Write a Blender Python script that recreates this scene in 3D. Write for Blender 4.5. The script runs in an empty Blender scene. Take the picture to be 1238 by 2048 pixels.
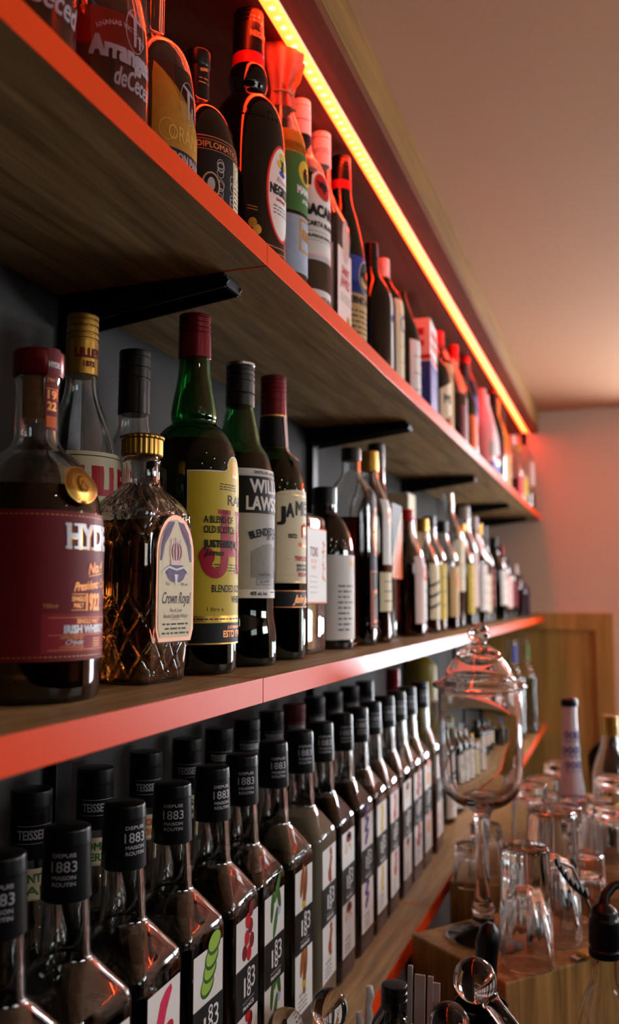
import bpy, bmesh, math, random
from mathutils import Vector, Matrix
random.seed(7)
PI = math.pi
scene = bpy.context.scene
COL = scene.collection

# ---------------------------------------------------------------- camera, world, exposure
cam_data = bpy.data.cameras.new('camera')
cam = bpy.data.objects.new('camera', cam_data)
COL.objects.link(cam)
cam.location = (0.275, 0.0, 1.75)
cam.rotation_euler = (PI / 2 + 0.0963, 0.0, 0.3383)
cam_data.sensor_fit = 'VERTICAL'
cam_data.sensor_height = 36.0
cam_data.lens = 31.27
cam_data.clip_start = 0.02
cam_data.dof.use_dof = True
cam_data.dof.focus_distance = 0.72
cam_data.dof.aperture_fstop = 5.2
scene.camera = cam

world = bpy.data.worlds.new('world')
scene.world = world
world.use_nodes = True
world.node_tree.nodes['Background'].inputs[0].default_value = (0.75, 0.85, 1.0, 1)
world.node_tree.nodes['Background'].inputs[1].default_value = 0.6

scene.view_settings.view_transform = 'Standard'
scene.view_settings.look = 'None'
scene.view_settings.exposure = 0.0
scene.view_settings.gamma = 1.0
scene.view_settings.use_curve_mapping = False
cy = scene.cycles
cy.max_bounces = 14
cy.transmission_bounces = 14
cy.glossy_bounces = 6
cy.diffuse_bounces = 3
cy.transparent_max_bounces = 8
cy.sample_clamp_indirect = 4.0
cy.caustics_refractive = True
cy.caustics_reflective = True
cy.use_denoising = True
cy.blur_glossy = 0.5

WINDOW_FAR = 75.0       # daylight strength of the window in the far wall
CEILING_FILL = 112.0     # strength of the added high pane that brightens the ceiling
WINDOW_SIDE = 36.0      # daylight strength of the windows in the right wall
LED = 42.0             # red light strip
LED_BAR = 75.0         # the red strip's second run along the far wall, right of the picture
SPOT = 170.0           # small ceiling lamps
UPLIGHT_FILL = 60.0          # warm uplights added over the counter to brighten the ceiling

# ---------------------------------------------------------------- materials
MATS = {}
def srgb(c):
    return tuple(((x / 255.0) / 12.92) if x / 255.0 <= 0.04045 else (((x / 255.0) + 0.055) / 1.055) ** 2.4 for x in c)

def mat(name, rgb=(128, 128, 128), rough=0.5, metal=0.0, spec=0.22, noise=0.10, nscale=60.0, bump=0.0,
        stretch=None, transmission=0.0, ior=1.5, emit=0.0, lin=None, coat=0.0):
    if name in MATS:
        return MATS[name]
    m = bpy.data.materials.new(name)
    m.use_nodes = True
    nt = m.node_tree
    b = nt.nodes['Principled BSDF']
    col = lin if lin else srgb(rgb)
    b.inputs['Roughness'].default_value = rough
    b.inputs['Metallic'].default_value = metal
    b.inputs['Specular IOR Level'].default_value = spec
    b.inputs['IOR'].default_value = ior
    b.inputs['Transmission Weight'].default_value = transmission
    b.inputs['Coat Weight'].default_value = coat
    b.inputs['Base Color'].default_value = (*col, 1)
    if noise > 0:
        tc = nt.nodes.new('ShaderNodeTexCoord')
        mp = nt.nodes.new('ShaderNodeMapping')
        if stretch:
            mp.inputs['Scale'].default_value = stretch
        nz = nt.nodes.new('ShaderNodeTexNoise')
        nz.inputs['Scale'].default_value = nscale
        nz.inputs['Detail'].default_value = 4.0
        mx = nt.nodes.new('ShaderNodeMix')
        mx.data_type = 'RGBA'
        lo = tuple(c * (1 - noise) for c in col)
        hi = tuple(min(1.0, c * (1 + noise)) for c in col)
        mx.inputs['A'].default_value = (*lo, 1)
        mx.inputs['B'].default_value = (*hi, 1)
        nt.links.new(tc.outputs['Object'], mp.inputs['Vector'])
        nt.links.new(mp.outputs['Vector'], nz.inputs['Vector'])
        nt.links.new(nz.outputs['Fac'], mx.inputs['Factor'])
        nt.links.new(mx.outputs['Result'], b.inputs['Base Color'])
        if bump > 0:
            bp = nt.nodes.new('ShaderNodeBump')
            bp.inputs['Strength'].default_value = bump
            bp.inputs['Distance'].default_value = 0.001
            nt.links.new(nz.outputs['Fac'], bp.inputs['Height'])
            nt.links.new(bp.outputs['Normal'], b.inputs['Normal'])
    if emit > 0:
        b.inputs['Emission Color'].default_value = (*col, 1)
        b.inputs['Emission Strength'].default_value = emit
    MATS[name] = m
    return m

def glass(name, lin=(1, 1, 1), rough=0.0, ior=1.5):
    return mat(name, lin=lin, rough=rough, transmission=1.0, ior=ior, noise=0.015, nscale=25)

def wood(name, dark, light, rough=0.45, axis='Y', scale=1.0):
    if name in MATS:
        return MATS[name]
    m = bpy.data.materials.new(name)
    m.use_nodes = True
    nt = m.node_tree
    b = nt.nodes['Principled BSDF']
    b.inputs['Roughness'].default_value = rough
    b.inputs['Specular IOR Level'].default_value = 0.25
    tc = nt.nodes.new('ShaderNodeTexCoord')
    mp = nt.nodes.new('ShaderNodeMapping')
    s = {'Y': (26, 1.6, 26), 'Z': (26, 26, 1.6), 'X': (1.6, 26, 26)}[axis]
    mp.inputs['Scale'].default_value = tuple(x * scale for x in s)
    n1 = nt.nodes.new('ShaderNodeTexNoise')
    n1.inputs['Scale'].default_value = 2.2
    n1.inputs['Detail'].default_value = 7
    n1.inputs['Distortion'].default_value = 0.8
    n2 = nt.nodes.new('ShaderNodeTexNoise')
    n2.inputs['Scale'].default_value = 11
    n2.inputs['Detail'].default_value = 3
    ad = nt.nodes.new('ShaderNodeMath')
    ad.operation = 'MULTIPLY_ADD'
    ad.inputs[1].default_value = 0.45
    rp = nt.nodes.new('ShaderNodeValToRGB')
    rp.color_ramp.elements[0].position = 0.42
    rp.color_ramp.elements[0].color = (*srgb(dark), 1)
    rp.color_ramp.elements[1].position = 0.95
    rp.color_ramp.elements[1].color = (*srgb(light), 1)
    bp = nt.nodes.new('ShaderNodeBump')
    bp.inputs['Strength'].default_value = 0.12
    bp.inputs['Distance'].default_value = 0.0008
    L = nt.links.new
    L(tc.outputs['Object'], mp.inputs['Vector'])
    L(mp.outputs['Vector'], n1.inputs['Vector'])
    L(mp.outputs['Vector'], n2.inputs['Vector'])
    L(n2.outputs['Fac'], ad.inputs[0])
    L(n1.outputs['Fac'], ad.inputs[2])
    L(ad.outputs[0], rp.inputs['Fac'])
    L(rp.outputs['Color'], b.inputs['Base Color'])
    L(ad.outputs[0], bp.inputs['Height'])
    L(bp.outputs['Normal'], b.inputs['Normal'])
    MATS[name] = m
    return m

# ---------------------------------------------------------------- object helpers
def tag(o, label=None, cat=None, group=None, kind=None):
    if label: o['label'] = label
    if cat: o['category'] = cat
    if group: o['group'] = group
    if kind: o['kind'] = kind
    return o

def thing(name, label, cat, loc=(0, 0, 0), rot=0.0, group=None):
    o = bpy.data.objects.new(name, None)
    o.empty_display_size = 0.03
    COL.objects.link(o)
    o.location = loc
    o.rotation_euler = (0, 0, rot)
    return tag(o, label, cat, group)

def link(name, me, parent=None):
    o = bpy.data.objects.new(name, me)
    COL.objects.link(o)
    if parent: o.parent = parent
    return o

def finish(name, bm, mats, parent=None, smooth=True, angle=40, keep=False):
    bmesh.ops.recalc_face_normals(bm, faces=bm.faces)
    me = bpy.data.meshes.new(name)
    bm.to_mesh(me)
    bm.free()
    for m in (mats if isinstance(mats, (list, tuple)) else [mats]):
        me.materials.append(m)
    if smooth:
        for p in me.polygons: p.use_smooth = True
        me.set_sharp_from_angle(angle=math.radians(angle))
    return link(name, me, parent)

def box(bm, x0, y0, z0, x1, y1, z1, mi=0, bevel=0.0):
    r = bmesh.ops.create_cube(bm, size=1.0)
    vs = r['verts']
    for v in vs:
        v.co = Vector((x0 + (v.co.x + .5) * (x1 - x0), y0 + (v.co.y + .5) * (y1 - y0), z0 + (v.co.z + .5) * (z1 - z0)))
    fs = {f for v in vs for f in v.link_faces}
    for f in fs: f.material_index = mi
    if bevel > 0:
        es = list({e for v in vs for e in v.link_edges})
        bmesh.ops.bevel(bm, geom=es, offset=bevel, segments=2, affect='EDGES', profile=0.6)
    return vs

def xform(vs, M):
    for v in vs: v.co = M @ v.co

def tube(bm, pts, r, n=10, mi=0, caps=True):
    """round tube along points; r a number or a list"""
    pts = [Vector(p) for p in pts]
    rr = r if isinstance(r, (list, tuple)) else [r] * len(pts)
    rings = []
    up = Vector((0.13, 0.21, 0.97))
    for i, p in enumerate(pts):
        d = (pts[min(i + 1, len(pts) - 1)] - pts[max(i - 1, 0)]).normalized()
        a = d.cross(up)
        if a.length < 1e-4: a = d.cross(Vector((1, 0, 0)))
        a.normalize()
        b = d.cross(a).normalized()
        rings.append([bm.verts.new(p + (a * math.cos(2 * PI * k / n) + b * math.sin(2 * PI * k / n)) * rr[i]) for k in range(n)])
    for i in range(len(rings) - 1):
        for k in range(n):
            f = bm.faces.new((rings[i][k], rings[i][(k + 1) % n], rings[i + 1][(k + 1) % n], rings[i + 1][k]))
            f.material_index = mi
    if caps:
        for rg in (rings[0], rings[-1]):
            f = bm.faces.new(rg); f.material_index = mi

# ---------------------------------------------------------------- profiles: points (ax, ay, rc, z)
def P(pts):
    """(r, z) or (r, z, fillet) or (ax, ay, rc, z, fillet) -> filleted list of (ax, ay, rc, z)"""
    q = []
    for p in pts:
        if len(p) <= 3:
            q.append(((p[0], p[0], p[0], p[1]), p[2] if len(p) == 3 else 0.0))
        else:
            q.append((tuple(p[:4]), p[4] if len(p) == 5 else 0.0))
    out = []
    for i, (c, f) in enumerate(q):
        if f <= 0 or i == 0 or i == len(q) - 1:
            out.append(c); continue
        a, b = q[i - 1][0], q[i + 1][0]
        def toward(t):
            L = math.sqrt((t[0] - c[0]) ** 2 + (t[3] - c[3]) ** 2) or 1e-9
            k = min(f, L * 0.5) / L
            return tuple(c[j] + (t[j] - c[j]) * k for j in range(4))
        s, e = toward(a), toward(b)
        n = 6
        for k in range(n + 1):
            t = k / n
            out.append(tuple((1 - t) ** 2 * s[j] + 2 * t * (1 - t) * c[j] + t * t * e[j] for j in range(4)))
    res = [out[0]]
    for p in out[1:]:
        if any(abs(p[j] - res[-1][j]) > 1e-7 for j in range(4)): res.append(p)
    return res

def offset(prof, t):
    """wall of thickness t inside the profile"""
    out = []
    n = len(prof)
    for i, p in enumerate(prof):
        a, b = prof[max(i - 1, 0)], prof[min(i + 1, n - 1)]
        dr, dz = b[0] - a[0], b[3] - a[3]
        L = math.hypot(dr, dz) or 1e-9
        nr, nz = -dz / L, dr / L          # pointing inwards for an upward profile
        out.append((max(p[0] + nr * t, .0006), max(p[1] + nr * t, .0006), max(p[2] + nr * t, .0005), p[3] + nz * t))
    return out

def ring_even(ax, ay, rc, z, n):
    """rounded rectangle with points evenly spaced along its outline"""
    d = [(p.x, p.y) for p in ring_pts(ax, ay, rc, z, 96)]
    d.append(d[0])
    ln = [0.0]
    for a, b in zip(d[:-1], d[1:]): ln.append(ln[-1] + math.hypot(b[0] - a[0], b[1] - a[1]))
    out, j = [], 0
    for k in range(n):
        t = ln[-1] * k / n
        while ln[j + 1] < t: j += 1
        f = (t - ln[j]) / max(ln[j + 1] - ln[j], 1e-9)
        out.append(Vector((d[j][0] + (d[j + 1][0] - d[j][0]) * f, d[j][1] + (d[j + 1][1] - d[j][1]) * f, z)))
    return out

def ring_pts(ax, ay, rc, z, n):
    rc = max(min(rc, ax, ay), 1e-5)
    m = n // 4
    pts = []
    for (sx, sy, a0) in ((1, 1, 0), (-1, 1, 90), (-1, -1, 180), (1, -1, 270)):
        cx, cyy = sx * (ax - rc), sy * (ay - rc)
        for k in range(m):
            a = math.radians(a0 + (k + .5) * 90 / m)
            pts.append(Vector((cx + rc * math.cos(a), cyy + rc * math.sin(a), z)))
    return pts

def loft(bm, prof, n=40, mi=0, cap0=True, cap1=True, twist=None, mod=None):
    rings = []
    for p in prof:
        pts = (ring_even if n >= 140 else ring_pts)(*p, n)
        if mod: pts = [mod(q) for q in pts]
        rings.append([bm.verts.new(q) for q in pts])
    for i in range(len(rings) - 1):
        for k in range(n):
            f = bm.faces.new((rings[i][k], rings[i][(k + 1) % n], rings[i + 1][(k + 1) % n], rings[i + 1][k]))
            f.material_index = mi
    for flag, rg in ((cap0, rings[0]), (cap1, rings[-1])):
        if flag:
            f = bm.faces.new(rg); f.material_index = mi
    return rings

def level(prof, z0, z1):
    """cut the profile between two heights"""
    out = []
    def lerp(a, b, z):
        t = (z - a[3]) / (b[3] - a[3]) if abs(b[3] - a[3]) > 1e-9 else 0
        return tuple(a[j] + (b[j] - a[j]) * t for j in range(4))
    prev = None
    for p in prof:
        if prev is not None:
            if prev[3] < z0 <= p[3] and abs(p[3] - z0) > 1e-9: out.append(lerp(prev, p, z0))
            if prev[3] <= z1 < p[3]:
                out.append(lerp(prev, p, z1)); return out
        if z0 <= p[3] <= z1: out.append(p)
        prev = p
    return out

MESH = {}
PROF = {}
def Rof(prof):
    """radius of a round vessel as a function of height"""
    pr = [(p[3], p[0]) for p in prof]
    def f(z):
        for (z0, r0), (z1, r1) in zip(pr[:-1], pr[1:]):
            if z0 <= z <= z1 and z1 > z0:
                return r0 + (r1 - r0) * (z - z0) / (z1 - z0)
        return pr[-1][1]
    return f
def shell(name, key, prof, t, m, parent, n=40, mod=None):
    """hollow glass vessel"""
    if key and key in MESH:
        return link(name, MESH[key], parent)
    bm = bmesh.new()
    inner = [p for p in offset(prof, t)]
    zb = prof[0][3] + max(t * 1.6, .004)
    inner = level(inner, zb, inner[-1][3] + 1) or inner
    ztop = prof[-1][3]
    inner = [p if p[3] < ztop else (p[0], p[1], p[2], ztop) for p in inner]
    chain = list(prof) + list(reversed(inner))
    rings = loft(bm, chain, n, mod=mod)
    o = finish(name, bm, m, parent, angle=35)
    if key: MESH[key] = o.data
    return o

def fill(name, key, prof, t, z1, m, parent, n=40, mod=None):
    if key and key in MESH:
        return link(name, MESH[key], parent)
    bm = bmesh.new()
    inner = offset(prof, t * .55)
    inner = level(inner, prof[0][3] + .0035, z1)
    loft(bm, inner, n, mod=mod)
    o = finish(name, bm, m, parent, angle=35)
    if key: MESH[key] = o.data
    return o

def solid(name, prof, m, parent, n=40, key=None, mod=None, angle=35):
    if key and key in MESH:
        return link(name, MESH[key], parent)
    bm = bmesh.new()
    loft(bm, prof, n, mod=mod)
    o = finish(name, bm, m, parent, angle=angle)
    if key: MESH[key] = o.data
    return o

# ---------------------------------------------------------------- lettering and labels
GLYPH = {}
def glyphs(s):
    if s in GLYPH: return GLYPH[s]
    cu = bpy.data.curves.new('text', 'FONT')
    cu.body = s
    cu.size = 1.0
    cu.resolution_u = 3
    ob = bpy.data.objects.new('text', cu)
    COL.objects.link(ob)
    bpy.context.view_layer.update()
    me = bpy.data.meshes.new_from_object(ob)
    vs = [(v.co.x, v.co.y) for v in me.vertices]
    fs = [tuple(p.vertices) for p in me.polygons]
    bpy.data.objects.remove(ob)
    bpy.data.curves.remove(cu)
    bpy.data.meshes.remove(me)
    GLYPH[s] = (vs, fs)
    return GLYPH[s]

class Label:
    """flat artwork in (u, v) metres, later wrapped on a cylinder or laid on a plane"""
    def __init__(self, mats):
        self.bm = bmesh.new()
        self.names = list(mats)
    def mi(self, m):
        if m not in self.names: self.names.append(m)
        return self.names.index(m)
    def poly(self, pts, m, layer=0):
        vs = [self.bm.verts.new((p[0], p[1], layer)) for p in pts]
        f = self.bm.faces.new(vs); f.material_index = self.mi(m)
    def rect(self, u0, v0, u1, v1, m, layer=0):
        self.poly([(u0, v0), (u1, v0), (u1, v1), (u0, v1)], m, layer)
    def ell(self, cu, cv, ru, rv, m, layer=0, n=28, rot=0.0):
        c, s = math.cos(rot), math.sin(rot)
        pts = []
        for k in range(n):
            x, y = ru * math.cos(2 * PI * k / n), rv * math.sin(2 * PI * k / n)
            pts.append((cu + x * c - y * s, cv + x * s + y * c))
        self.poly(pts, m, layer)
    def line(self, pts, w, m, layer=1):
        for a, b in zip(pts[:-1], pts[1:]):
            dx, dy = b[0] - a[0], b[1] - a[1]
            L = math.hypot(dx, dy) or 1e-9
            nx, ny = -dy / L * w / 2, dx / L * w / 2
            self.poly([(a[0] + nx, a[1] + ny), (a[0] - nx, a[1] - ny), (b[0] - nx, b[1] - ny), (b[0] + nx, b[1] + ny)], m, layer)
    def ring(self, cu, cv, ru, rv, w, m, layer=1, n=28, a0=0, a1=360):
        vs = []
        for k in range(n + 1):
            a = math.radians(a0 + (a1 - a0) * k / n)
            c, s_ = math.cos(a), math.sin(a)
            vs.append([self.bm.verts.new((cu + (ru + d) * c, cv + (rv + d) * s_, layer)) for d in (-w / 2, w / 2)])
        for p, q in zip(vs[:-1], vs[1:]):
            f = self.bm.faces.new((p[0], p[1], q[1], q[0])); f.material_index = self.mi(m)
    def frame(self, u0, v0, u1, v1, w, m, layer=1):
        self.line([(u0, v0), (u1, v0), (u1, v1), (u0, v1), (u0, v0)], w, m, layer)
    def text(self, s, u, v, h, m, layer=2, align='c', w=None, shear=0.0, bold=0.0, serif=0.0, rot=0.0, arc=None):
        """h = cap height; w = total width to fit; bold = extra strokes in units of h"""
        vs, fs = glyphs(s)
        x0, x1 = min(p[0] for p in vs), max(p[0] for p in vs)
        k = h / 0.69
        kx = (w / (x1 - x0)) if w else k
        W = (x1 - x0) * kx
        ou = {'c': -W / 2, 'l': 0, 'r': -W}[align]
        idx = self.mi(m)
        cr, sr = math.cos(rot), math.sin(rot)
        offs = [(0, 0)]
        if bold: offs = [(dx * bold * h, dy * bold * h) for dx in (-1, 0, 1) for dy in (-1, 1)]
        for j, (dx, dy) in enumerate(offs):
            vv = []
            for (x, y) in vs:
                a = ou + (x - x0) * kx + shear * y * k + dx
                b = y * k + dy
                if arc:
                    th = a / arc
                    a, b = (arc + b) * math.sin(th), (arc + b) * math.cos(th) - arc
                vv.append(self.bm.verts.new((u + a * cr - b * sr, v + a * sr + b * cr, layer + j * .04)))
            for f in fs:
                try:
                    nf = self.bm.faces.new([vv[i] for i in f]); nf.material_index = idx
                except ValueError:
                    pass
    def fine(self, u0, u1, v, h, m, layer=2, rng=None):
        """a line of print too small to read: short dashes"""
        r = rng or random
        x = u0
        while x < u1:
            w = min(r.uniform(1.5, 5.0) * h, u1 - x)
            self.rect(x, v, x + w, v + h * .7, m, layer)
            x += w + h * .8
    def build(self, name, parent, R=None, th=0.0, flat=None, conv=None, base=0.0004, step=0.0035, dl=0.00013, curved=False):
        bm = self.bm
        if R == 'auto': R = Rof(PROF[parent.name])
        big = [f for f in bm.faces if len(f.verts) > 4]
        if big: bmesh.ops.triangulate(bm, faces=big)
        if R or conv or curved:
            us = [v.co.x for v in bm.verts]
            k0, k1 = math.floor(min(us) / step) + 1, math.ceil(max(us) / step)
            for k in range(k0, k1):
                bmesh.ops.bisect_plane(bm, geom=bm.verts[:] + bm.edges[:] + bm.faces[:], plane_co=(k * step, 0, 0), plane_no=(1, 0, 0))
        if conv or callable(R):
            vsx = [v.co.y for v in bm.verts]
            st = 0.005
            for k in range(math.floor(min(vsx) / st) + 1, math.ceil(max(vsx) / st)):
                bmesh.ops.bisect_plane(bm, geom=bm.verts[:] + bm.edges[:] + bm.faces[:], plane_co=(0, k * st, 0), plane_no=(0, 1, 0))
        for v in bm.verts:
            u, vv, l = v.co
            off = base + l * dl
            if conv:
                v.co = conv(u, vv, off)
            elif R:
                rr = R(vv) if callable(R) else R
                a = th + u / rr
                v.co = Vector(((rr + off) * math.cos(a), (rr + off) * math.sin(a), vv))
            else:
                c, s = math.cos(th), math.sin(th)
                d = flat + off
                v.co = Vector((d * c - u * s, d * s + u * c, vv))
        for f in bm.faces:
            f.normal_update()
        me = bpy.data.meshes.new(name)
        # face outwards
        for f in bm.faces:
            c = f.calc_center_median()
            if f.normal.dot(Vector((c.x, c.y, 0))) < 0: f.normal_flip()
        bm.to_mesh(me); bm.free()
        if R or conv:
            for p in me.polygons: p.use_smooth = True
        for m in self.names: me.materials.append(m)
        return link(name, me, parent)
# ================================================================ the setting
SHELF_U, SHELF_M, SHELF_B = 2.0484, 1.6859, 1.3086      # tops of the three shelves
BOARD, DEPTH = 0.0195, 0.21
FAR, RIGHT, NEAR, CEIL = 3.32, 3.2, -2.6, 2.43

M_wall = mat('warm plaster', (220, 190, 168), .85, noise=.04, nscale=180, bump=.08)
M_back = mat('grey plaster', (66, 64, 62), .85, noise=.04, nscale=90, bump=.08)
M_ceil = mat('ceiling paint', (206, 158, 124), .9, noise=.03, nscale=120, bump=.05)
M_floor = mat('floor tile', (26, 22, 20), .5, noise=.15, nscale=6)
M_oak = wood('oak laminate', (104, 80, 50), (196, 160, 108), .42, 'Y')
M_oak_dark = wood('pelmet oak', (100, 70, 34), (150, 110, 56), .5, 'Y')
M_door = wood('door oak', (140, 106, 52), (190, 150, 84), .5, 'Z', .6)
M_block = wood('block oak', (100, 70, 34), (186, 140, 78), .4, 'Z', 1.2)
M_counter = wood('counter wood', (44, 28, 15), (84, 56, 30), .35, 'Y', .8)
M_edge = mat('orange edge banding', (238, 74, 26), .32, noise=.05, nscale=14, stretch=(1, .6, 1), spec=.09)
M_black = mat('black powder coat', (6, 6, 7), .5, noise=.1)
M_frame = mat('white window frame', (226, 224, 218), .5, noise=.03)
M_plastic = mat('black plastic', (6, 6, 7), .32, noise=.12, nscale=120, spec=.3)
M_steel = mat('steel', (200, 200, 205), .22, metal=1.0, noise=.05)

def struct(name, bm, m, parent=None, smooth=False):
    o = finish(name, bm, m, parent, smooth=smooth)
    if parent is None: o['kind'] = 'structure'
    return o

bm = bmesh.new(); box(bm, -DEPTH - .12, NEAR, 0, -DEPTH, FAR + .12, CEIL); struct('wall_left', bm, M_back)
bm = bmesh.new(); box(bm, -DEPTH - .12, NEAR - .1, -.1, RIGHT + .1, FAR + .12, 0); struct('floor', bm, M_floor)
bm = bmesh.new(); box(bm, -DEPTH - .12, NEAR - .1, CEIL, RIGHT + .1, FAR + .12, CEIL + .1); struct('ceiling', bm, M_ceil)
bm = bmesh.new(); box(bm, -DEPTH - .12, NEAR - .1, 0, RIGHT + .1, NEAR, CEIL); struct('wall_near', bm, mat('dark panelling', (26, 19, 16), .6, noise=.1))
# far wall with a window to the right of the picture
WX0, WX1, WZ0, WZ1 = .34, .66, 1.15, 1.64
VX0, VX1 = .95, 1.7
TX0, TX1, TZ0, TZ1 = .55, 1.10, 2.04, 2.36
bm = bmesh.new()
X_ = [-DEPTH - .12, WX0, WX1, VX0, VX1, RIGHT + .1]
for a, b, open_ in zip(X_[:-1], X_[1:], (0, 1, 0, 1, 0)):
    if open_:
        box(bm, a, FAR, 0, b, FAR + .12, WZ0); box(bm, a, FAR, WZ1, b, FAR + .12, TZ0)
    else: box(bm, a, FAR, 0, b, FAR + .12, TZ0)
box(bm, X_[0], FAR, TZ0, TX0, FAR + .12, TZ1); box(bm, TX1, FAR, TZ0, X_[-1], FAR + .12, TZ1)
box(bm, X_[0], FAR, TZ1, X_[-1], FAR + .12, CEIL)
struct('wall_far', bm, M_wall)
# right wall with two windows
SZ0, SZ1 = 1.92, 2.38
bm = bmesh.new()
ys = [NEAR, -.9, .3, 1.6, 3.0, FAR + .12]
for a, b in ((ys[0], ys[1]), (ys[2], ys[3]), (ys[4], ys[5])): box(bm, RIGHT, a, 0, RIGHT + .1, b, CEIL)
for a, b in ((ys[1], ys[2]), (ys[3], ys[4])):
    box(bm, RIGHT, a, 0, RIGHT + .1, b, SZ0); box(bm, RIGHT, a, SZ1, RIGHT + .1, b, CEIL)
struct('wall_right', bm, MATS['dark panelling'])

def window(name, axis, at, a, b, z0, z1, strength, split):
    """pane of daylight in a frame with bars"""
    pane = mat('daylight pane %.2f' % strength, lin=(.86, .93, 1.0), rough=.2, noise=0, emit=strength)
    bm = bmesh.new()
    w = .045
    def bar(p0, p1, q0, q1):
        if axis == 'Y': box(bm, p0, at - .0, q0, p1, at + .05, q1)
        else: box(bm, at, p0, q0, at + .05, p1, q1)
    bar(a, a + w, z0, z1); bar(b - w, b, z0, z1); bar(a + w, b - w, z0, z0 + w); bar(a + w, b - w, z1 - w, z1)
    for k in range(1, split):
        c = a + (b - a) * k / split
        bar(c - w / 2, c + w / 2, z0 + w, z1 - w)
    o = struct(name, bm, M_frame)
    bm = bmesh.new()
    if axis == 'Y': box(bm, a + .01, at + .055, z0 + .01, b - .01, at + .06, z1 - .01)
    else: box(bm, at + .055, a + .01, z0 + .01, at + .06, b - .01, z1 - .01)
    finish('window_pane', bm, pane, o, smooth=False)
window('window_1', 'Y', FAR, WX0, WX1, WZ0, WZ1, WINDOW_FAR, 2)
window('window_5', 'Y', FAR, VX0, VX1, WZ0, WZ1, WINDOW_FAR * .22, 2)
window('fill_window', 'Y', FAR, TX0, TX1, TZ0, TZ1, CEILING_FILL, 2)  # unseen transom, added to light the ceiling and spare the shelf undersides
window('window_2', 'X', RIGHT, 1.6, 3.0, SZ0, SZ1, WINDOW_SIDE, 3)
window('window_3', 'X', RIGHT, -.9, .3, SZ0, SZ1, WINDOW_SIDE * .16, 3)

# panelled door in the far wall
bm = bmesh.new()
DX0, DX1, DZ = -.205, .236, 1.697
box(bm, DX0, FAR - .022, 0, DX0 + .058, FAR, DZ); box(bm, DX1 - .058, FAR - .022, 0, DX1, FAR, DZ)
box(bm, DX0 + .058, FAR - .022, DZ - .06, DX1 - .058, FAR, DZ); box(bm, DX0 + .058, FAR - .022, 0, DX1 - .058, FAR, .12)
door = struct('door_1', bm, M_door)
bm = bmesh.new(); box(bm, DX0 + .054, FAR - .012, .1, DX1 - .054, FAR - .004, DZ - .055, bevel=.003)
finish('door_panel', bm, M_door, door, smooth=False)

# pelmet board under the ceiling with the light strip on its underside
PZ = 2.352
bm = bmesh.new(); box(bm, -DEPTH, NEAR, PZ + .012, 0.0, FAR, CEIL)
struct('trim_1', bm, M_oak_dark)
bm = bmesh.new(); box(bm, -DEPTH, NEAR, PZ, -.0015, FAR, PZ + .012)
struct('trim_2', bm, wood('shade-toned pelmet board', (92, 42, 22), (124, 64, 34), .5, 'Y'))  # pelmet underside, its shade put into a darker colour than the front
led = thing('light_strip', 'glowing red light strip on the underside of the wooden pelmet above the top shelf', 'light strip', (-.044, 0, PZ))
bm = bmesh.new(); box(bm, -.0096, -.6, -.0016, .0096, FAR - .01, -.0002)
finish('strip_backing', bm, mat('strip backing', (200, 190, 180), .5), led, smooth=False)
m = bpy.data.materials.new('red light strip'); m.use_nodes = True
nt = m.node_tree; b = nt.nodes['Principled BSDF']
tc = nt.nodes.new('ShaderNodeTexCoord'); sp = nt.nodes.new('ShaderNodeSeparateXYZ')
mu = nt.nodes.new('ShaderNodeMath'); mu.operation = 'MULTIPLY'; mu.inputs[1].default_value = 60.0
fr = nt.nodes.new('ShaderNodeMath'); fr.operation = 'FRACT'
sb = nt.nodes.new('ShaderNodeMath'); sb.operation = 'SUBTRACT'; sb.inputs[1].default_value = .5
sy = nt.nodes.new('ShaderNodeMath'); sy.operation = 'MULTIPLY'; sy.inputs[1].default_value = 1 / 60.0
cb = nt.nodes.new('ShaderNodeCombineXYZ')
ln = nt.nodes.new('ShaderNodeVectorMath'); ln.operation = 'LENGTH'
rp = nt.nodes.new('ShaderNodeValToRGB'); rp.color_ramp.interpolation = 'EASE'
rp.color_ramp.elements[0].position = .12; rp.color_ramp.elements[0].color = (.55, .035, .010, 1)
rp.color_ramp.elements[1].position = .50; rp.color_ramp.elements[1].color = (.30, .0080, .0008, 1)
ml = nt.nodes.new('ShaderNodeMath'); ml.operation = 'MULTIPLY'; ml.inputs[1].default_value = 100.0
L = nt.links.new
L(tc.outputs['Object'], sp.inputs[0]); L(sp.outputs['Y'], mu.inputs[0]); L(mu.outputs[0], fr.inputs[0]); L(fr.outputs[0], sb.inputs[0]); L(sb.outputs[0], sy.inputs[0])
L(sp.outputs['X'], cb.inputs['X']); L(sy.outputs[0], cb.inputs['Y']); L(cb.outputs[0], ln.inputs[0]); L(ln.outputs['Value'], ml.inputs[0]); L(ml.outputs[0], rp.inputs['Fac'])
L(rp.outputs['Color'], b.inputs['Emission Color']); b.inputs['Emission Strength'].default_value = LED * 2.4
b.inputs['Base Color'].default_value = (.8, .5, .3, 1)
bm = bmesh.new()
n = 7
prev = None
for k in range(n + 1):
    a = PI * k / n
    x, z = -.0092 * math.cos(a), -.0016 - .0026 * math.sin(a)
    cur = (bm.verts.new((x, -.6, z)), bm.verts.new((x, FAR - .01, z)))
    if prev: bm.faces.new((prev[0], cur[0], cur[1], prev[1]))
    prev = cur
finish('light_tube', bm, m, led)

# cornice along the far wall with a second run of the red strip, right of the picture
bm = bmesh.new(); box(bm, .45, FAR - .05, CEIL - .03, 2.6, FAR, CEIL); struct('trim_3', bm, M_oak_dark)
t = thing('light_strip', 'second red light strip along the far wall, right of the picture', 'light strip', (0, FAR - .045, CEIL - .03))
bm = bmesh.new(); box(bm, .5, -.012, -.008, 2.5, 0, -.0005)
finish('light_tube', bm, mat('red bar light', lin=(1, .085, .022), noise=0, emit=LED_BAR), t, smooth=False)

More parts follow.
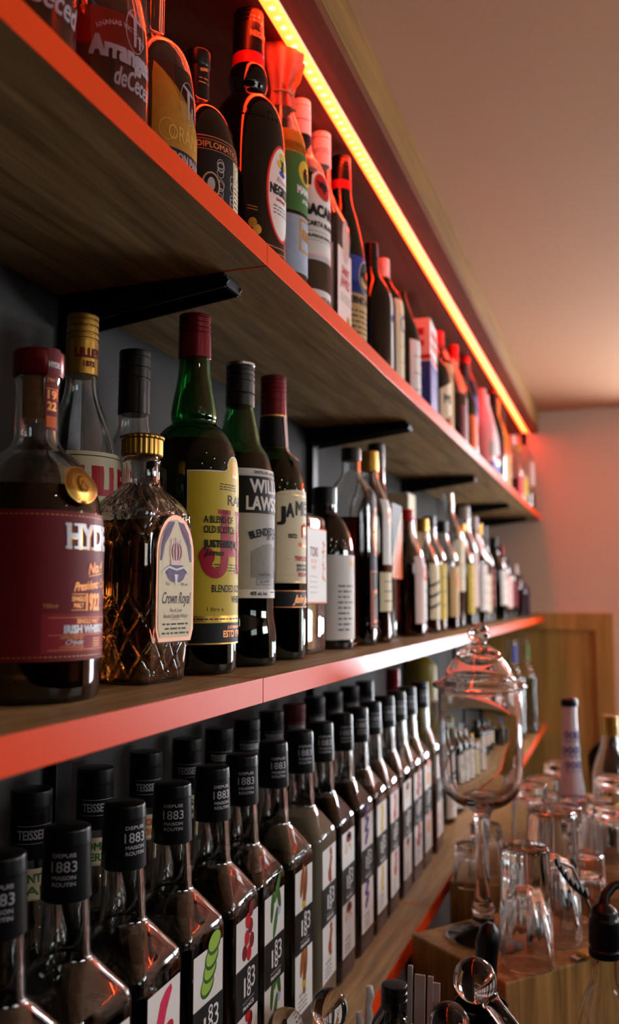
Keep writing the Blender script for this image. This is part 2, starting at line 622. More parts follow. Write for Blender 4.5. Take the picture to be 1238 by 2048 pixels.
# small ceiling lamps behind and beside the camera
M_bulb = mat('lamp bulb', lin=(1, .86, .7), noise=0, emit=SPOT)
for i, (x, y) in enumerate(((1.15, -.35), (1.3, .55), (1.5, 1.5), (2.1, -.8), (2.3, .6), (1.0, -1.3), (.8, .25), (1.75, .1), (2.4, -1.6), (1.9, 1.9))):
    t = thing('ceiling_lamp', 'small round ceiling lamp with a glowing bulb', 'lamp', (x, y, CEIL), 0, 'small round ceiling lamps')
    bm = bmesh.new(); loft(bm, P([(.045, 0), (.045, -.03, .004), (.03, -.05)]), 24); finish('lamp_housing', bm, M_steel, t)
    bm = bmesh.new(); bmesh.ops.create_uvsphere(bm, u_segments=12, v_segments=8, radius=.011)
    for v in bm.verts: v.co.z -= .058
    finish('bulb', bm, M_bulb, t)

# unseen hanging lamps, open at the top, added to wash the ceiling with light
M_glow = mat('lamp glow', lin=(1, .70, .44), noise=0, emit=UPLIGHT_FILL)
for k, y in enumerate((.9, 2.2)):
    t = thing('added_uplight', 'added black uplight over the bar counter, brightening the ceiling, the %s of two' % ('nearer', 'farther')[k], 'lamp', (.95, y, 1.95))
    bm = bmesh.new(); loft(bm, P([(.02, 0), (.09, .02, .02), (.11, .12), (.107, .12), (.087, .025, .01), (.001, .01)]), 32); finish('lamp_shade', bm, M_black, t)
    bm = bmesh.new(); tube(bm, [(0, 0, .03), (0, 0, CEIL - 1.95)], .004, 8); finish('cord', bm, M_black, t)
    bm = bmesh.new(); bmesh.ops.create_uvsphere(bm, u_segments=16, v_segments=10, radius=.035)
    for v in bm.verts: v.co.z += .07
    finish('bulb', bm, M_glow, t)

# ================================================================ shelves
def board(y0, y1, ztop, label):
    t = thing('shelf_board', label, 'shelf', (0, 0, ztop), 0, 'oak shelf boards with orange edges')
    bm = bmesh.new(); box(bm, -DEPTH, y0 + .001, -BOARD, -.001, y1 - .001, 0); finish('panel', bm, M_oak, t, smooth=False)
    bm = bmesh.new()
    box(bm, -.001, y0, -BOARD, 0, y1, 0, bevel=.0003); finish('front_edge_band', bm, M_edge, t, smooth=False)
    for y in (y0, y1 - .001):
        bm = bmesh.new(); box(bm, -DEPTH, y, -BOARD - .0002, -.001, y + .001, .0002); finish('end_edge_band', bm, M_edge, t, smooth=False)
board(-.7, .6735, SHELF_U, 'nearest oak board of the top shelf, orange front edge, under the glowing strip')
board(.6745, FAR - .001, SHELF_U, 'long far oak board of the top shelf, orange front edge, under the glowing strip')
board(-.7, .6690, SHELF_M, 'nearest oak board of the middle shelf, orange front edge, carrying the whisky bottles')
board(.6700, FAR - .001, SHELF_M, 'long far oak board of the middle shelf, orange front edge, behind the glass jar lid')
board(-.7, 1.3110, SHELF_B, 'nearest oak board of the bottom shelf carrying the front syrup bottles')
board(1.3120, FAR - .001, SHELF_B, 'far oak board of the bottom shelf running behind the glass jar')

# wall rails and shelf brackets
BR_Y = [.690, 1.375, 2.04, 2.67, 3.16]
for i, y in enumerate(BR_Y):
    place = ['nearest', 'second', 'third', 'fourth', 'farthest'][i]
    bm = bmesh.new(); box(bm, -DEPTH, y - .0125, .9, -DEPTH + .012, y + .0125, PZ - .02, bevel=.002)
    o = finish('wall_rail', bm, M_black, None, smooth=False)
    tag(o, 'black upright slotted wall rail behind the bottles, %s' % (place + ' along the shelves'), 'rail', 'black wall rails')
    for nm, zt in (('top', SHELF_U),):
        z1 = zt - BOARD
        t = thing('shelf_bracket', 'black tapered shelf bracket under the %s shelf, %s' % (nm, place + ' of five'), 'bracket', (0, y, z1), 0, 'black shelf brackets')
        bm = bmesh.new()
        box(bm, -DEPTH + .013, -.016, -.003, -.040, .016, -.0002, bevel=.0008)
        finish('flange', bm, M_black, t, smooth=False)
        bm = bmesh.new()
        for sx in (-.0145, .0125):
            vs = [bm.verts.new(p) for p in ((-DEPTH + .013, sx, -.003), (-.040, sx, -.003), (-.036, sx, -.007), (-.040, sx, -.0125), (-DEPTH + .013, sx, -.032))]
            f = bm.faces.new(vs)
            r = bmesh.ops.extrude_face_region(bm, geom=[f])
            bmesh.ops.translate(bm, verts=[g for g in r['geom'] if isinstance(g, bmesh.types.BMVert)], vec=(0, .002, 0))
        box(bm, -.041, -.0145, -.012, -.038, .0145, -.003)
        finish('gusset', bm, M_black, t, smooth=False)
        for sx in (-.06, -.15):
            bm = bmesh.new(); loft(bm, P([(.004, -.0031), (.004, -.0045), (.002, -.0055)]), 12)
            for v in bm.verts: v.co.x += sx
            finish('screw', bm, M_steel, t)
# ================================================================ bottle materials
G_CLEAR = glass('clear glass', (.97, .985, .98))
G_GREEN = glass('dark green glass', (.05, .30, .10))
G_GREEN2 = glass('bottle green glass', (.16, .42, .20))
G_BROWN = glass('brown glass', (.30, .12, .03))
D_BLACK = mat('black glass', (6, 6, 7), .04, spec=.6, noise=.1)
D_BROWN = mat('dark brown glass', (16, 8, 5), .04, spec=.6, noise=.1)
D_GREEN = mat('deep green glass', (4, 16, 9), .04, spec=.6, noise=.1)
D_BLUE = mat('dark blue glass', (14, 24, 60), .06, spec=.6, noise=.1)
L_WHISKY = glass('whisky', (.62, .22, .045), ior=1.36)
L_DARK = glass('dark whisky', (.20, .045, .01), ior=1.36)
L_CLEAR = glass('clear syrup', (.38, .43, .37), ior=1.38)
L_PALE = glass('pale syrup', (.58, .55, .36), ior=1.38)
L_OLIVE = glass('olive syrup', (.50, .44, .16), ior=1.38)
L_RED = glass('red syrup', (.45, .03, .02), ior=1.38)
L_BROWN = glass('brown syrup', (.20, .075, .03), ior=1.38)
L_CLOUD = mat('cloudy syrup', (150, 142, 118), .35, noise=.06, nscale=30)
L_BLACK = mat('black syrup', (9, 5, 6), .2, noise=.1)

OPAQ = (D_BLACK, D_BROWN, D_GREEN, D_BLUE)
INK = mat('black ink', (14, 13, 14), .55, noise=.08)
WHITE = mat('white print', (236, 234, 230), .5, noise=.03)
PAPER = mat('white label paper', (226, 222, 216), .6, noise=.03, nscale=200)
CREAM = mat('cream label paper', (222, 208, 172), .6, noise=.04, nscale=200)
GREYP = mat('grey label paper', (176, 174, 170), .6, noise=.08, nscale=120)
YELLOW = mat('yellow label paper', (206, 178, 44), .5, noise=.05, nscale=150)
GOLD = mat('gold foil', (204, 158, 76), .32, metal=.85, noise=.1, nscale=200)
COPPER = mat('copper print', (214, 140, 84), .4, metal=.5, noise=.06)
RED = mat('red print', (186, 26, 34), .5, noise=.06)
MAROON = mat('maroon label paper', (112, 20, 30), .5, noise=.06, nscale=160)
MAROON_FOIL = mat('maroon foil', (104, 14, 26), .25, metal=.35, noise=.08)
PURPLE = mat('purple print', (58, 26, 92), .5, noise=.08)
ORANGE = mat('orange print', (222, 104, 34), .5, noise=.06)
PINKP = mat('pale pink label paper', (226, 196, 188), .6, noise=.04)
GREENP = mat('green print', (62, 112, 50), .5, noise=.1)
LIME = mat('lime green print', (150, 186, 70), .5, noise=.1)
BLUEP = mat('blue print', (44, 66, 150), .5, noise=.08)
TAN = mat('tan label paper', (196, 160, 104), .6, noise=.06, nscale=150)
SILVER = mat('silver print', (190, 186, 190), .4, metal=.4, noise=.05)
CORK = mat('cork', (150, 104, 62), .8, noise=.3, nscale=300)
REDCAP = mat('red screw cap', (196, 30, 34), .35, noise=.06)
WHITECAP = mat('white screw cap', (226, 214, 210), .35, noise=.04)
GOLDCAP = mat('gold screw cap', (178, 138, 62), .3, metal=.8, noise=.08)
BLACKCAP = mat('black screw cap', (7, 7, 8), .32, noise=.1, nscale=150, spec=.35)

def cap(root, z0, z1, r0, r1, m, grooves=(), fil=.0015, n=40, key=None, name='cap'):
    pts = [(r0 - .0004, z0), (r0, z0 + .0005)]
    for g in grooves:
        z = z0 + (z1 - z0) * g
        r = r0 + (r1 - r0) * g
        pts += [(r, z - .0011), (r - .0008, z - .0006), (r - .0008, z + .0006), (r, z + .0011)]
    pts += [(r1, z1, fil), (0.0008, z1)]
    return solid(name, P(pts), m, root, n, key)

def bottle(name, label, loc, prof, g, t=.0028, liq=None, rot=0.0, key=None, n=40, cat='bottle', group=None, mod=None, opaque=False):
    r = thing(name, label, cat, loc, rot, group)
    pf = P(prof)
    PROF[r.name] = pf
    if opaque:
        pf2 = pf + [(.0008, .0008, .0008, pf[-1][3])]
        solid('glass_body', pf2, g, r, n, key, mod)
    else:
        shell('glass_body', key, pf, t, g, r, n, mod)
        if liq: fill('liquid', (key + liq[0].name) if key else None, pf, t, liq[1], liq[0], r, n, mod)
    return r

# ================================================================ middle shelf, front row
ZM = SHELF_M
# -- maroon labelled whiskey with a cork stopper
bt = bottle('whiskey_bottle', 'broad whiskey bottle with maroon label, cork stopper and gold medal, nearest on the middle shelf', (-.085, .484, ZM),
            [(.030, 0), (.0435, 0, .006), (.0443, .012), (.0443, .124, .03), (.030, .152, .02), (.0140, .163, .008), (.0136, .20), (.0146, .2075)],
            G_CLEAR, .003, (L_DARK, .1345))
solid('cork', P([(.009, .180, .004), (.0098, .186), (.0100, .2085)]), CORK, bt, 24)
cp = solid('stopper', P([(.0160, .2085), (.0166, .2095), (.0166, .2255, .002), (.001, .2265)]), MAROON_FOIL, bt, 32)
lb = Label([MAROON])
lb.rect(-.072, .026, .050, .1175, MAROON)
for k in range(40):
    u = -.071 + k * .003
    lb.rect(u, .1145, u + .0018, .1150, COPPER, 1); lb.rect(u, .0285, u + .0018, .0290, COPPER, 1)
lb.text('HYDE', .0015, .0945, .0145, GOLD, 2, 'c', .040, bold=.045)
lb.text('HYDE', .0008, .0952, .0145, SILVER, 4, 'c', .040, bold=.04)
for u in (-.0185, -.0125, -.0075, .0015, .0100, .0165):   # slab serifs of the large letters
    lb.rect(u - .0022, .0942, u + .0022, .0958, SILVER, 5); lb.rect(u - .0022, .1085, u + .0022, .1100, SILVER, 5)
lb.text('No.4', .006, .080, .0065, COPPER, 2, 'c', .017, shear=.35, bold=.03, rot=.15)
lb.line([(-.002, .0775), (.016, .0800)], .0006, COPPER, 2)
lb.text('Presidents Cask', .004, .070, .0052, COPPER, 2, 'c', .036, shear=.4, bold=.03, rot=.1)
lb.text('SINGLE', -.010, .0622, .0027, COPPER, 2, 'c', .0105, bold=.05); lb.text('MALT', -.010, .0582, .0027, COPPER, 2, 'c', .0075, bold=.05)
lb.rect(-.0155, .0662, -.0045, .0666, COPPER, 2); lb.rect(-.0155, .0565, -.0045, .0569, COPPER, 2)
lb.text('1922', .0035, .0567, .0098, COPPER, 2, 'c', .0145, bold=.05)
lb.text('700ml', -.029, .0580, .0025, COPPER, 2, 'c', .009)
M_mar2 = mat('lighter maroon print', (142, 28, 40), .5, noise=.05)
lb.rect(-.034, .031, .034, .0545, M_mar2, 1)
lb.rect(-.030, .0520, .030, .0523, COPPER, 2); lb.rect(-.030, .0415, .030, .0418, COPPER, 2); lb.rect(-.030, .0325, .030, .0328, COPPER, 2)
lb.text('SINGLE MALT', 0, .0485, .0026, COPPER, 2, 'c', .022, bold=.05)
lb.text('IRISH WHISKEY', 0, .0428, .0046, SILVER, 2, 'c', .040, bold=.06)
lb.text('APPROVED BY:', -.014, .0392, .0018, COPPER, 2, 'c', .017)
lb.text('CHyde', -.013, .0358, .0030, SILVER, 2, 'c', .013, shear=.5)
lb.text('CONOR HYDE', -.014, .0335, .0016, COPPER, 2, 'c', .017)
for k in range(4): lb.fine(.004, .014, .0385 - k * .0015, .0010, COPPER, 2)
lb.build('front_label', bt, R='auto', th=math.radians(-2))
# seal strip down the neck
lb = Label([MAROON])
lb.rect(-.0045, .172, .0045, .2255, MAROON)
lb.text('HYDE', 0, .2130, .0034, SILVER, 2, 'c', .008, bold=.05)
lb.text('No.4', 0, .2040, .0040, COPPER, 2, 'c', .0075, shear=.3, rot=.2)
lb.text('19', 0, .1925, .0052, COPPER, 2, 'c', .0062, bold=.06); lb.text('22', 0, .1850, .0052, COPPER, 2, 'c', .0062, bold=.06)
lb.rect(-.0042, .1910 + .0078, .0042, .1992, COPPER, 2); lb.rect(-.0038, .1735, .0038, .1810, ORANGE, 2)
lb.build('seal_strip', bt, R=lambda v: .0167 if v > .208 else .0150, th=math.radians(-18))
lb = Label([GOLD])
lb.ell(0, 0, .0125, .0125, GOLD, 0, 36)
M_gold2 = mat('dark gold relief', (120, 84, 30), .4, metal=.7)
for r in (.0112, .0098, .0084): lb.ring(0, 0, r, r, .0005, M_gold2, 2, 36)
for k in range(30):
    a = 2 * PI * k / 30
    lb.line([(.0102 * math.cos(a), .0102 * math.sin(a)), (.0109 * math.cos(a), .0109 * math.sin(a))], .0005, M_gold2, 2)
lb.ell(.0, .0005, .0042, .0058, M_gold2, 2); lb.ell(.0006, .001, .0032, .0044, GOLD, 4); lb.line([(-.003, -.004), (.0, .003), (.003, -.002)], .0008, M_gold2, 5)
mo = lb.build('medal', bt, R=lambda v: .0443, th=0)
me = mo.data
for v in me.vertices:                                        # lay the medal on the lower shoulder
    a = math.atan2(v.co.y, v.co.x) * .0443
    off = math.hypot(v.co.x, v.co.y) - .0443
    z = v.co.z
    rr = .0452 - max(0, z + .004) * .35 - max(0, z) ** 2 * 12
    th = math.radians(-14) + a / .043
    v.co = ((rr + off + .0006) * math.cos(th), (rr + off + .0006) * math.sin(th), .1345 + z * .96)

# -- cut-glass decanter bottle with arched label
def diamonds(q):
    z = q.z
    ang = math.atan2(q.y * .82, q.x)
    k = 0.0
    def groove(t):                       # V-shaped cut where t crosses zero
        return max(0.0, .26 - abs(t)) / .26
    if .005 < z < .066 or .106 < z < .140:
        a = ang * 12
        b = (z - .066) * 2 * PI / .030
        k = -.0015 * max(groove(math.sin((a + b) / 2)), groove(math.sin((a - b) / 2)))
    elif .066 <= z <= .106:
        k = -.0015 * groove(math.sin(ang * 6))
    elif .140 <= z < .1515:
        k = -.0007 * (1 + math.cos(ang * 24))
    L = math.hypot(q.x, q.y)
    if L < .012: return q
    return Vector((q.x * (1 + k / L), q.y * (1 + k / L), q.z))
pf = [(.020, .0265, .010, 0), (.0258, .0315, .011, 0, .004), (.0264, .032, .011, .008)]
for k in range(1, 90):
    z = .008 + (.128 - .008) * k / 90
    w = .032 + .0046 * math.sin(PI * min(1, (z - .008) / .15))
    pf.append((.0266 + .0033 * math.sin(PI * min(1, (z - .008) / .15)), w, .012, z))
pf += [(.0288, .0358, .013, .130, .01), (.023, .026, .017, .1425, .008), (.0150, .0150, .0150, .151, .004), (.0146, .0146, .0146, .168), (.0156, .0156, .0156, .1705, .001), (.0146, .0146, .0146, .174)]
cr = bottle('whisky_decanter', 'cut-glass whisky decanter bottle with diamond facets, arched cream label and gold crown cap', (-.080, .611, ZM), pf, G_CLEAR, .0030,
            (glass('amber whisky', (.80, .34, .07), ior=1.36), .1225), rot=math.radians(-6), n=240, mod=diamonds, cat='bottle')
def crown(q):
    L = math.hypot(q.x, q.y)
    if L < .008: return q
    k = .0005 * math.cos(24 * math.atan2(q.y, q.x))
    return Vector((q.x * (1 + k / L), q.y * (1 + k / L), q.z))
solid('cap', P([(.0152, .1745), (.0160, .1755, .0005), (.0160, .1875), (.0172, .1885, .0004), (.0172, .1905, .001), (.013, .192, .003), (.001, .193)]), GOLDCAP, cr, 96, mod=crown)
def arch(u, v0, v1, n=14):
    """arched outline of half width u from v0 to v1 with a half-round head"""
    pts = [(-u * .86, v0), (u * .86, v0), (u, v0 + u * .35)]
    for k in range(n + 1):
        a = PI * k / n
        pts.append((u * math.cos(a), v1 - u * 1.25 + u * 1.25 * math.sin(a)))
    pts.append((-u, v0 + u * .35))
    return pts
lb = Label([COPPER])
lb.poly(arch(.0250, .0315, .1275), mat('pink gold foil', (226, 170, 140), .35, metal=.35, noise=.06))
lb.poly(arch(.0225, .0345, .1240), CREAM, 2)
for s in (-1, 1):
    lb.poly([(s * .002, .1222), (s * .010, .1215), (s * .0165, .114), (s * .0200, .104), (s * .0212, .092), (s * .0188, .092), (s * .0150, .104), (s * .0085, .1120)], PURPLE, 3)
    lb.line([(s * .006, .118), (s * .013, .112), (s * .0185, .103)], .0009, MAROON, 4)
lb.ell(0, .099, .0082, .0085, MAROON, 3); lb.ring(0, .099, .0080, .0085, .0016, PINKP, 4); lb.line([(0, .0915), (0, .108)], .0016, PINKP, 4)
lb.ring(0, .099, .0042, .0083, .0012, PINKP, 4); lb.rect(-.0075, .0890, .0075, .0925, PINKP, 5)
for u in (-.006, 0, .006): lb.ell(u, .1085 - abs(u) * .25, .0013, .0018, PINKP, 5)
lb.ell(0, .0845, .0145, .0055, PURPLE, 3); lb.ell(-.0065, .0800, .0060, .0032, PURPLE, 4, rot=-.5); lb.ell(.0065, .0800, .0060, .0032, PURPLE, 4, rot=.5)
lb.poly([(-.0025, .082), (.0025, .082), (.0008, .074), (-.0008, .074)], PAPER, 5); lb.line([(-.018, .083), (-.010, .0875), (0, .0855), (.010, .0875), (.018, .083)], .0016, PAPER, 5)
lb.text('70cl', -.011, .0735, .0022, INK, 3, 'c', .006); lb.text('40% vol', .011, .0735, .0022, INK, 3, 'c', .009)
lb.text('Crown Royal', 0, .0600, .0085, INK, 3, 'c', .037, shear=.25, bold=.012)
lb.text('Fine de Luxe', 0, .0535, .0030, INK, 3, 'c', .016, shear=.3); lb.text('Blended Canadian Whisky', 0, .0490, .0030, INK, 3, 'c', .032, shear=.3)
lb.rect(-.006, .0478, .006, .0481, INK, 3)
for k, w in enumerate((.017, .014, .018)): lb.fine(-w, w, .0438 - k * .0034, .0019, INK, 3)
lb.build('front_label', cr, flat=.0328, base=.0004)
bm = bmesh.new()
pts = arch(.0258, .0307, .1282, 18)
vs0 = [bm.verts.new((.0285, p[0], p[1])) for p in pts]; vs1 = [bm.verts.new((.0328, p[0], p[1])) for p in pts]
for k in range(len(pts)): bm.faces.new((vs0[k], vs0[(k + 1) % len(pts)], vs1[(k + 1) % len(pts)], vs1[k]))
bm.faces.new(vs1); bm.faces.new(list(reversed(vs0)))
finish('label_panel', bm, G_CLEAR, cr, angle=30)

# -- dark green bottle with a yellow label
jb = bottle('whisky_bottle', 'dark green whisky bottle with bright yellow label and maroon cap, tallest in front row', (-.080, .700, ZM),
            [(.030, 0), (.0385, 0, .006), (.0396, .010), (.0396, .172, .012), (.0372, .193, .012), (.0290, .2095, .008), (.0198, .2165, .002), (.0196, .2190, .001), (.0206, .2225, .003), (.0202, .230, .01), (.0142, .262, .02), (.0132, .300)],
            G_GREEN, .003, (L_DARK, .20))
cap(jb, .2755, .3155, .0148, .0143, MAROON_FOIL, (.55, .66, .78, .90))
lb = Label([YELLOW])
yl = [(-.048, .041), (.048, .041), (.048, .172), (.016, .172)] + [(.002 + .013 * math.cos(math.radians(a)), .173 + .0125 * math.sin(math.radians(a))) for a in range(0, 181, 15)] + [(-.014, .171), (-.048, .170)]
lb.poly([(u * 1.012, v + (.001 if v > .1 else 0)) for u, v in yl], PAPER, 0); lb.poly(yl, YELLOW, 1)
lb.ell(.000, .174, .0045, .0075, COPPER, 2); lb.ell(.000, .174, .0028, .0055, YELLOW, 3); lb.line([(-.005, .168), (.005, .168)], .0015, COPPER, 3)
for k in range(3): lb.fine(-.020, .002, .1600 - k * .0022, .0011, INK, 2)
lb.text('RARE', .006, .143, .0085, INK, 2, 'c', .034, bold=.02)
CRIM = mat('crimson print', (170, 16, 44), .5, noise=.05)
lb.rect(-.0215, .1345, -.0070, .1385, CRIM, 3); lb.rect(-.0185, .0960, -.0095, .1385, CRIM, 3)
lb.ring(-.0235, .0965, .0095, .0120, .0085, CRIM, 3, 20, 180, 360); lb.ell(-.0315, .0985, .0070, .0075, CRIM, 4)
lb.rect(.0035, .0845, .0125, .1385, CRIM, 3); lb.rect(.0005, .1345, .0140, .1385, CRIM, 3); lb.rect(.0005, .0845, .0140, .0885, CRIM, 3)
lb.ring(.0125, .1245, .0095, .0115, .0070, CRIM, 3, 16, -90, 90); lb.ring(.0125, .0980, .0115, .0110, .0075, CRIM, 3, 16, -90, 90)
lb.text('&', -.0030, .1000, .0200, CRIM, 3, 'c', .012, bold=.05)
lb.text('A BLEND OF', -.0345, .1270, .0058, INK, 6, 'l', .030, bold=.025); lb.text('OLD SCOTCH', -.0345, .1185, .0058, INK, 6, 'l', .033, bold=.025)
lb.text('JUSTERINI &', -.0345, .1065, .0058, INK, 6, 'l', .038, bold=.06); lb.text('James', -.0340, .0995, .0050, INK, 6, 'l', .018, shear=.35, bold=.02)
for k in range(3): lb.fine(-.030, .028, .0915 - k * .0024, .0012, INK, 2)
lb.text('BLENDED SCOTCH', -.002, .0690, .0058, INK, 2, 'c', .050, bold=.025); lb.text('WHISKY', .006, .0600, .0058, INK, 2, 'c', .022, bold=.025)
lb.text('1 litre e', -.031, .0530, .0035, INK, 2, 'l', .016)
lb.rect(-.048, .0440, .048, .0492, GOLD, 2); lb.fine(-.043, .043, .0460, .0014, INK, 3)
lb.rect(-.048, .0260, .048, .0432, INK, 2); lb.rect(-.048, .0255, .048, .0268, GOLD, 3)
lb.text('JUSTERINI & BROOKS', .007, .0385, .0022, COPPER, 4, 'c', .034, bold=.04); lb.text('ESTD 1749', .000, .0315, .0052, COPPER, 4, 'c', .030, bold=.05)
lb.build('front_label', jb, R='auto', th=math.radians(0))

# -- green bottle with black and grey label
wl = bottle('whisky_bottle', 'green whisky bottle with a black and grey label and black cap with silver rim', (-.078, .796, ZM),
            [(.028, 0), (.0365, 0, .005), (.0372, .010), (.0368, .032, .006), (.0340, .050, .006), (.0345, .178, .020), (.0290, .203, .012), (.0205, .2150, .005), (.0190, .226, .01), (.0138, .250), (.0134, .285)],
            G_GREEN2, .003, (L_DARK, .203))
cap(wl, .2520, .2930, .0143, .0143, BLACKCAP, (.30, .60, .74, .86)); cap(wl, .2925, .2962, .0146, .0146, M_steel, fil=.001, name='cap_rim')
lb = Label([GREYP])
lb.rect(-.042, .064, .042, .1870, GREYP)
lb.rect(-.042, .1800, .042, .1870, PAPER, 1); lb.text('DISTILLED, AGED & BLENDED', .002, .1822, .0026, INK, 2, 'c', .052, bold=.04)
lb.rect(-.042, .1440, .042, .1795, INK, 1)
lb.text('WILLIAM', .000, .1640, .0125, PAPER, 2, 'c', .058, bold=.035); lb.text('LAWSON\'S', .000, .1475, .0125, PAPER, 2, 'c', .066, bold=.035)
lb.text('BLENDED SCOTCH', 0, .1240, .0068, INK, 2, 'c', .058, bold=.06, arc=.09); lb.text('EST 1849', -.002, .1195, .0036, INK, 2, 'c', .016, bold=.04)
M_gr2 = mat('grey picture print', (138, 136, 132), .6, noise=.25, nscale=260)
lb.poly([(-.028, .083), (.008, .083), (.010, .110), (-.004, .116), (-.016, .114), (-.028, .108)], M_gr2, 1)
lb.ell(.009, .103, .0035, .012, INK, 3); lb.ell(.009, .1170, .0024, .0034, INK, 3); lb.line([(.007, .094), (.006, .072)], .002, INK, 3); lb.line([(.011, .094), (.012, .072)], .002, INK, 3)
lb.text('TRADITIONAL', -.012, .0850, .0022, INK, 3, 'c', .017); lb.frame(-.022, .0765, -.002, .0822, .0004, INK, 3); lb.text('22-0997', -.012, .0780, .0030, INK, 3, 'c', .014)
lb.rect(-.042, .0640, .042, .0720, PAPER, 2); lb.text('40% alc./vol.', -.019, .0665, .0036, INK, 3, 'c', .020, shear=.2, bold=.03)
lb.fine(-.004, .016, .0690, .0015, INK, 3)
lb.build('front_label', wl, R='auto', th=0)

# -- green bottle with cream label
jm = bottle('whiskey_bottle', 'dark green whiskey bottle with a cream label, black band below it and maroon cap', (-.080, .890, ZM),
            [(.028, 0), (.0345, 0, .005), (.0355, .008), (.0355, .186, .022), (.0280, .208, .014), (.0165, .224, .012), (.0138, .262, .02), (.0132, .295)],
            G_GREEN, .003, (L_DARK, .21))
cap(jm, .2610, .3050, .0145, .0143, MAROON_FOIL, (.36, .55, .66, .77, .88))
solid('neck_foil', P([(.0172, .2235), (.0172, .2245), (.0146, .2605)]), mat('black foil', (12, 12, 13), .35, noise=.08), jm, 40)
solid('foil_band', P([(.0174, .2238), (.0174, .2252)]), GOLD, jm, 40); solid('foil_band', P([(.0148, .2594), (.0148, .2610)]), GOLD, jm, 40)
lb = Label([PAPER])
lb.rect(-.0030, .2150, .0030, .2600, PINKP); lb.rect(-.0030, .2200, -.0024, .2600, RED, 1); lb.ell(0, .2170, .0042, .0085, RED, 1); lb.ell(0, .2170, .0032, .0070, PINKP, 2); lb.ell(0, .2170, .0018, .0040, RED, 3)
lb.build('seal_strip', jm, R=lambda v: .0150 + max(0, .2605 - v) * .075 + max(0, .222 - v) * 1.1, th=math.radians(-12))
lb = Label([CREAM])
top = [(.040 * math.cos(math.radians(a)), .172 + .006 * math.sin(math.radians(a))) for a in range(0, 181, 12)]
lb.poly([(-.040, .0795), (.040, .0795)] + top, CREAM)
lb.frame(-.0388, .0806, .0388, .1720, .0005, GOLD, 1)
for s, u in zip('JAMESON', (-.0335, -.0235, -.0110, .0015, .0125, .0230, .0340)): lb.text(s, u, .1460 + .006 * (1 - (u / .031) ** 2), .0140, INK, 2, 'c', .0085 if s != 'M' else .0105, bold=.05)
lb.text('ESTD', -.020, .1265, .0042, INK, 2, 'c', .011, bold=.06); lb.rect(-.0260, .1330, -.014, .1333, COPPER, 2); lb.rect(-.0260, .1238, -.014, .1241, COPPER, 2)
lb.text('1780', .020, .1265, .0042, INK, 2, 'c', .011, bold=.06)
lb.poly([(-.007, .1270), (.007, .1270), (.007, .1400), (0, .1440), (-.007, .1400)], RED, 2); lb.ell(0, .135, .004, .0045, COPPER, 3); lb.line([(-.010, .1220), (0, .1180), (.010, .1220)], .0032, COPPER, 2)
lb.ell(-.009, .120, .0035, .0022, ORANGE, 3); lb.ell(.009, .120, .0035, .0022, ORANGE, 3)
lb.text('TRIPLE DISTILLED', .003, .1030, .0046, RED, 2, 'c', .042, bold=.06)
lb.text('SMOOTH WHISKEY', .002, .0965, .0028, INK, 2, 'c', .034, bold=.05); lb.text('JOHN JAMESON & SON', .002, .0925, .0028, INK, 2, 'c', .034, bold=.05)
lb.text('IRISH WHISKEY', .004, .0865, .0040, RED, 2, 'c', .033, bold=.05); lb.rect(-.030, .1040, -.020, .1043, COPPER, 2); lb.rect(-.030, .0880, -.016, .0883, COPPER, 2)
lb.build('front_label', jm, R='auto', th=0)
lb = Label([INK])
lb.rect(-.040, .0540, .040, .0720, INK); lb.rect(-.040, .0542, .040, .0550, COPPER, 1); lb.rect(-.040, .0710, .040, .0718, COPPER, 1)
lb.text('John Jameson', .004, .0590, .0080, COPPER, 2, 'c', .046, shear=.45, bold=.03)
lb.build('lower_label', jm, R=.0355, th=math.radians(0))

# -- square bottle with pale label
tk = bottle('whisky_bottle', 'square clear whisky bottle with white label, right of the cream-labelled green bottle', (-.097, .982, ZM),
            [(.030, .030, .006, 0), (.0345, .0345, .006, 0, .003), (.0355, .0355, .006, .006), (.0355, .0355, .006, .160, .006), (.0130, .0130, .0130, .168, .004), (.0130, .0130, .0130, .185)],
            G_CLEAR, .004, (glass('golden whisky', (.86, .48, .16), ior=1.36), .150), rot=0)
cap(tk, .1685, .199, .0145, .0145, BLACKCAP, (.2,))
lb = Label([PAPER])
lb.rect(-.034, .058, .034, .145, PAPER); lb.rect(-.034, .0580, .034, .0600, ORANGE, 1); lb.rect(-.034, .1430, .034, .145, ORANGE, 1)
lb.text('TOKI', -.012, .112, .0105, MAROON, 2, 'c', .026, bold=.03)
lb.text('SUNTORY', -.012, .104, .0045, ORANGE, 2, 'c', .022); lb.text('WHISKY', -.012, .097, .0045, ORANGE, 2, 'c', .018)
for k in range(4): lb.fine(-.026, .000, .088 - k * .006, .0016, GREYP, 2)
for a, b in (((.018, .130), (.030, .126)), ((.024, .132), (.022, .110)), ((.016, .118), (.032, .120)), ((.018, .104), (.028, .098)), ((.024, .108), (.020, .085)), ((.018, .090), (.030, .084))): lb.line([a, b], .0024, ORANGE, 2)
lb.build('front_label', tk, flat=.0356)

